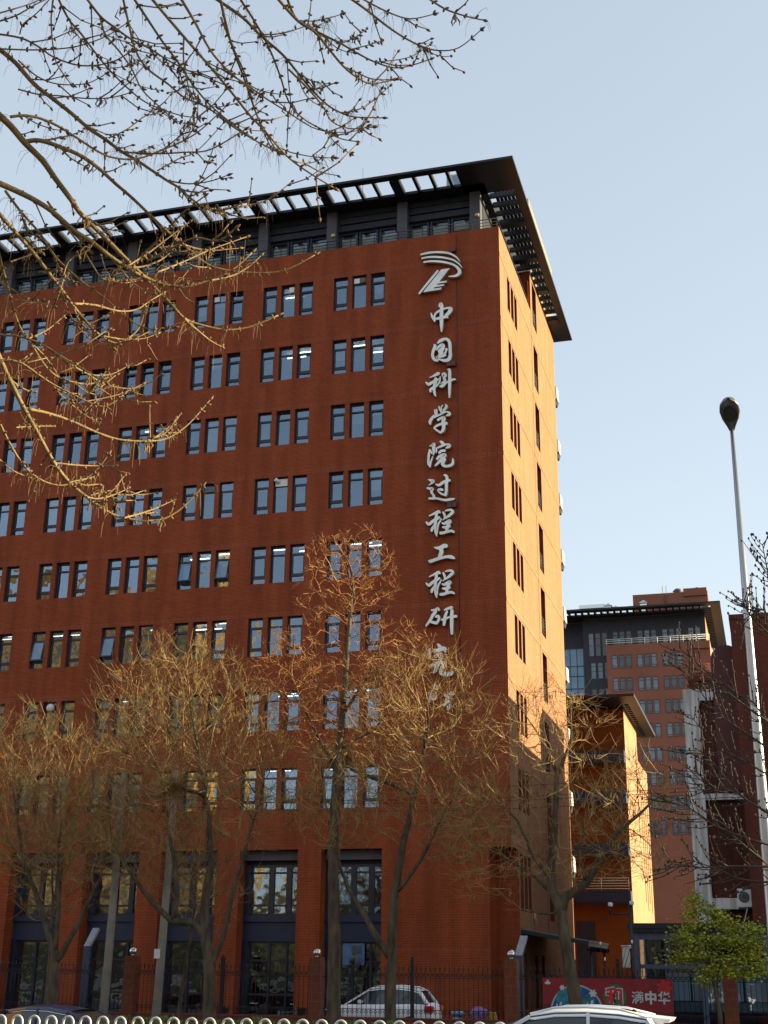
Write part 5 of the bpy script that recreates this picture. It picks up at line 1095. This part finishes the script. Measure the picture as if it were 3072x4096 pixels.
for bi, (px, w0, w1) in enumerate(NB):
    d0 = rn.uniform(8.0, 9.4) if bi < k0 else 8.7; d1 = d0+rn.uniform(-.5, 1.1); n = len(px)
    P3 = [onD(x, y, d0+(d1-d0)*i/(n-1)) for i, (x, y) in enumerate(px)]
    S_ = catmull(P3, 4); m = len(S_)
    R_w = [(w0+(w1-w0)*(i/(m-1)))*d0/FPX/2*.98 for i in range(m)]
    tb.tube([p-tloc for p in S_], R_w, 7)
    if bi < k0 and (px[0][0] <= 0 or px[0][1] <= 0): allroot.append((S_[0], R_w[0], onD(-420, px[0][1]-330, d0) if px[0][0] <= 0 and px[0][1] > 60 else onD(px[0][0]-420, -480, d0)))
    acc = 0; nxt = .05
    for i in range(1, m):
        acc += (S_[i]-S_[i-1]).length
        if acc < nxt: continue
        acc = 0; nxt = rn.uniform(.05, .11); p = S_[i]; d = (S_[i]-S_[i-1]).normalized(); sd_ = d.cross(FW).normalized(); f = i/m
        tw = Vector((rn.gauss(0, .3), rn.gauss(0, .3), rn.gauss(0, .3)))
        for s in (-1, 1):
            if rn.random() < .25: continue
            a = (sd_*s+d*.6+tw).normalized(); l = rn.uniform(.012, .024)
            bud.tube([p-tloc, p+a*l*.55-tloc, p+a*l*1.1-tloc, p+a*l*1.5-tloc], [.004, .0085, .007, .002], 5)
            if rn.random() < .13 and f < .93:
                L = rn.uniform(.06, .34); a2 = (a+d*.5+Vector((0, 0, .2))).normalized(); q1 = p+a2*L*.5; q2 = q1+(a2+Vector((0, 0, .35))).normalized()*L*.5
                tb.tube([p-tloc, q1-tloc, q2-tloc], [.0055, .0045, .0035], 5); bud.tube([q2-tloc, q2+a2*.012-tloc, q2+a2*.032-tloc], [.005, .010, .002], 5)
                for _ in range(2): aa = (a2+sd_*rn.choice((-1, 1))).normalized(); bud.tube([q1-tloc, q1+aa*.012-tloc, q1+aa*.022-tloc], [.004, .008, .002], 5)
        if rn.random() < .28:
            for _ in range(rn.randint(3, 9)):
                o = p+d*rn.uniform(-.03, .03); l = rn.uniform(.06, .19); sx = Vector((rn.gauss(0, .05), rn.gauss(0, .05), rn.uniform(-.02, .05)))
                ts.tube([o-tloc, o+sx*.6+Vector((0, 0, -l*.15))-tloc, o+sx+Vector((0, 0, -l*.55))-tloc, o+sx*1.1+Vector((0, 0, -l))-tloc], [.0015, .0013, .0011, .0008], 3, cap=False)
        if rn.random() < .035 and f < .8:
            for _ in range(6):
                o = p+Vector((rn.gauss(0, .02), rn.gauss(0, .02), 0)); l = rn.uniform(.05, .10); ts.tube([o-tloc, o+Vector((rn.gauss(0, .015), 0, -l*.6))-tloc, o+Vector((rn.gauss(0, .02), 0, -l))-tloc], [.002, .006, .001], 4)
    e = S_[-1]; d = (S_[-1]-S_[-2]).normalized(); bud.tube([e-tloc, e+d*.016-tloc, e+d*.045-tloc], [.006, .011, .002], 6)
for p, r, cpt in allroot:        # carry every branch back to the fork beyond the frame
    tb.tube([x-tloc for x in catmull([p, cpt, fork], 5)], [r+(.05-r)*(j/10)**1.5 for j in range(11)], 7)
M['nbark'] = mat('young_bark', (.20, .128, .045), .65, var=.35, scale=9, bump=.4, bscale=60); M['nbud'] = mat('bud_scale', (.14, .075, .03), .6, var=.4, scale=12); M['nstrand'] = mat('dry_strand', (.17, .095, .035), .7, var=.3, scale=6)
tr_ = MB(); bt = Vector((fork.x-.6, fork.y-.2, 0)); tr_.tube([tuple(bt-tloc), tuple(bt-tloc+Vector((0, 0, 2.5))), tuple(bt-tloc+Vector((.1, 0, fork.z*.7))), tuple(fork-tloc)], [.24, .20, .15, .07], 12); tr_.build('trunk', M['bark'], nearT)
tb.build('branches', M['nbark'], nearT); tag(bud.build('buds', M['nbud'], nearT), kind='stuff'); tag(ts.build('dry_strands', M['nstrand'], nearT), kind='stuff')
# ------------------------------------------------------------------ tree at the right edge
re_ = thing('edge_tree', 'dark budding tree reaching in from the right edge past the lamp pole', 'tree', (16.5, -45, 0))
q = MB(); b_ = MB(); rn = random.Random(19); l0 = re_.location; fk = Vector((16.3, -44.9, 5.5))
RE = [[(3250,3010),(2950,2800),(2830,2690),(2720,2595)],[(3250,3110),(2980,2930),(2850,2830),(2755,2690)],[(3250,3200),(2950,3030),(2870,2990),(2760,2860)],[(3250,3080),(3060,2870),(3000,2800),(2880,2760)],[(3250,3320),(3000,3210),(2860,3060),(2780,2990)],[(3250,3470),(2950,3465),(2820,3470),(2690,3455)],[(3250,3430),(2920,3330),(2800,3260),(2700,3190)],[(3250,3380),(2960,3180),(2850,3150),(2780,3080)],[(3250,2700),(3060,2520),(3000,2460),(2970,2400)],[(3250,2640),(3080,2470),(3040,2440),(2950,2500)],[(3250,2560),(3090,2350),(3070,2280),(3050,2180)],[(3250,3540),(2980,3520),(2880,3480),(2760,3440)],[(3250,3600),(3000,3400),(2900,3300),(2800,3100)]]
for px in RE:
    d = rn.uniform(12.5, 14.5); S_ = catmull([onD(x, y, d) for x, y in px], 5); m = len(S_); q.tube([p-l0 for p in S_], [.014-.0105*i/(m-1) for i in range(m)], 6)
    q.tube([x-l0 for x in catmull([S_[0], S_[0].lerp(fk, .5)+Vector((0, 0, .2)), fk], 4)], [.018+.03*j/8 for j in range(9)], 6)
    for i in range(3, m):
        p = S_[i]; dd = (S_[i]-S_[i-1]).normalized(); sd_ = dd.cross(FW).normalized()
        for s in (-1, 1):
            if rn.random() < .7:
                L = rn.uniform(.10, .45); a = (dd+sd_*s*rn.uniform(.5, 1.1)+Vector((0, 0, .25))).normalized(); e = p+a*L; k = p+a*L*.5+Vector((0, 0, -.02)); q.tube([p-l0, k-l0, e-l0], [.006, .005, .0035], 4)
                for t_ in (.4, .7, 1.): o = p.lerp(e, t_); b_.ball(o+sd_*rn.uniform(-.015, .015)-l0, rn.uniform(.009, .014), 6, 1.3)
tr_ = MB(); tr_.tube([(0, 0, 0), (0, .1, 2.5), tuple(fk-l0)], [.2, .17, .1], 10); tr_.build('trunk', M['bark'], re_); q.build('branches', M['twigd'], re_); tag(b_.build('buds', M['twigd'], re_), kind='stuff')

# trees on the camera's side of the road, mirrored in the ground floor glass
src = [o for o in bpy.data.objects if o.get('group') == 'bare street trees along the fence'][:5]
for i in range(11):
    c = copy_tree(src[(0, 2, 4)[i % 3]]); c.location = (-62+i*6.3, -66-(i % 3)*3, 0); c.rotation_euler = (0, 0, i*1.3)
    c['label'] = 'bare tree across the road, seen only mirrored in the ground floor glass'; c['group'] = 'trees on the near side of the road'
lb = thing('added_horizon_block', 'low olive-brown block added across the street to hide the bright horizon mirrored in the ground floor glass', 'building', (-30, -84, 0))  # added block, keeps the white horizon out of the glass reflections
q = MB(); q.box(-120, 60, -83, -78, 0, 9); o = q.build('wall', mat('olive_brown', (.10, .085, .04), .8, var=.5, scale=.25), lb); o.matrix_parent_inverse = Matrix.Translation((30, 84, 0))

# unseen evergreen added right of the viewpoint to shade the higher overhead branches
et = thing('added_shade_tree', 'unseen dense evergreen added right of the viewpoint beyond the frame to shade the upper overhead branches', 'tree', (24, -47.4, 0))
q = MB(); q.tube([(0, 0, 0), (.1, 0, 8), (0, 0, 17)], [.26, .18, .05], 10); q.build('trunk', M['bark'], et)
q = MB(); rn = random.Random(12)
for _ in range(9000):
    z = rn.uniform(11.3, 17.5); r = 3.4*math.sqrt(rn.random())*(1-max(0, z-13)/6.5); a = rn.uniform(0, 6.283); c = Vector((r*math.cos(a), r*math.sin(a), z)); s = rn.uniform(.10, .22)
    a_ = Vector((rn.gauss(0, 1), rn.gauss(0, 1), rn.gauss(0, 1))).normalized(); n = a_.orthogonal().normalized(); q.face([c-a_*s, c+n*s*.6, c+a_*s, c-n*s*.6])
q.build('crown', mat('shade_tree_leaf', (.03, .055, .02), .7, var=.4), et)
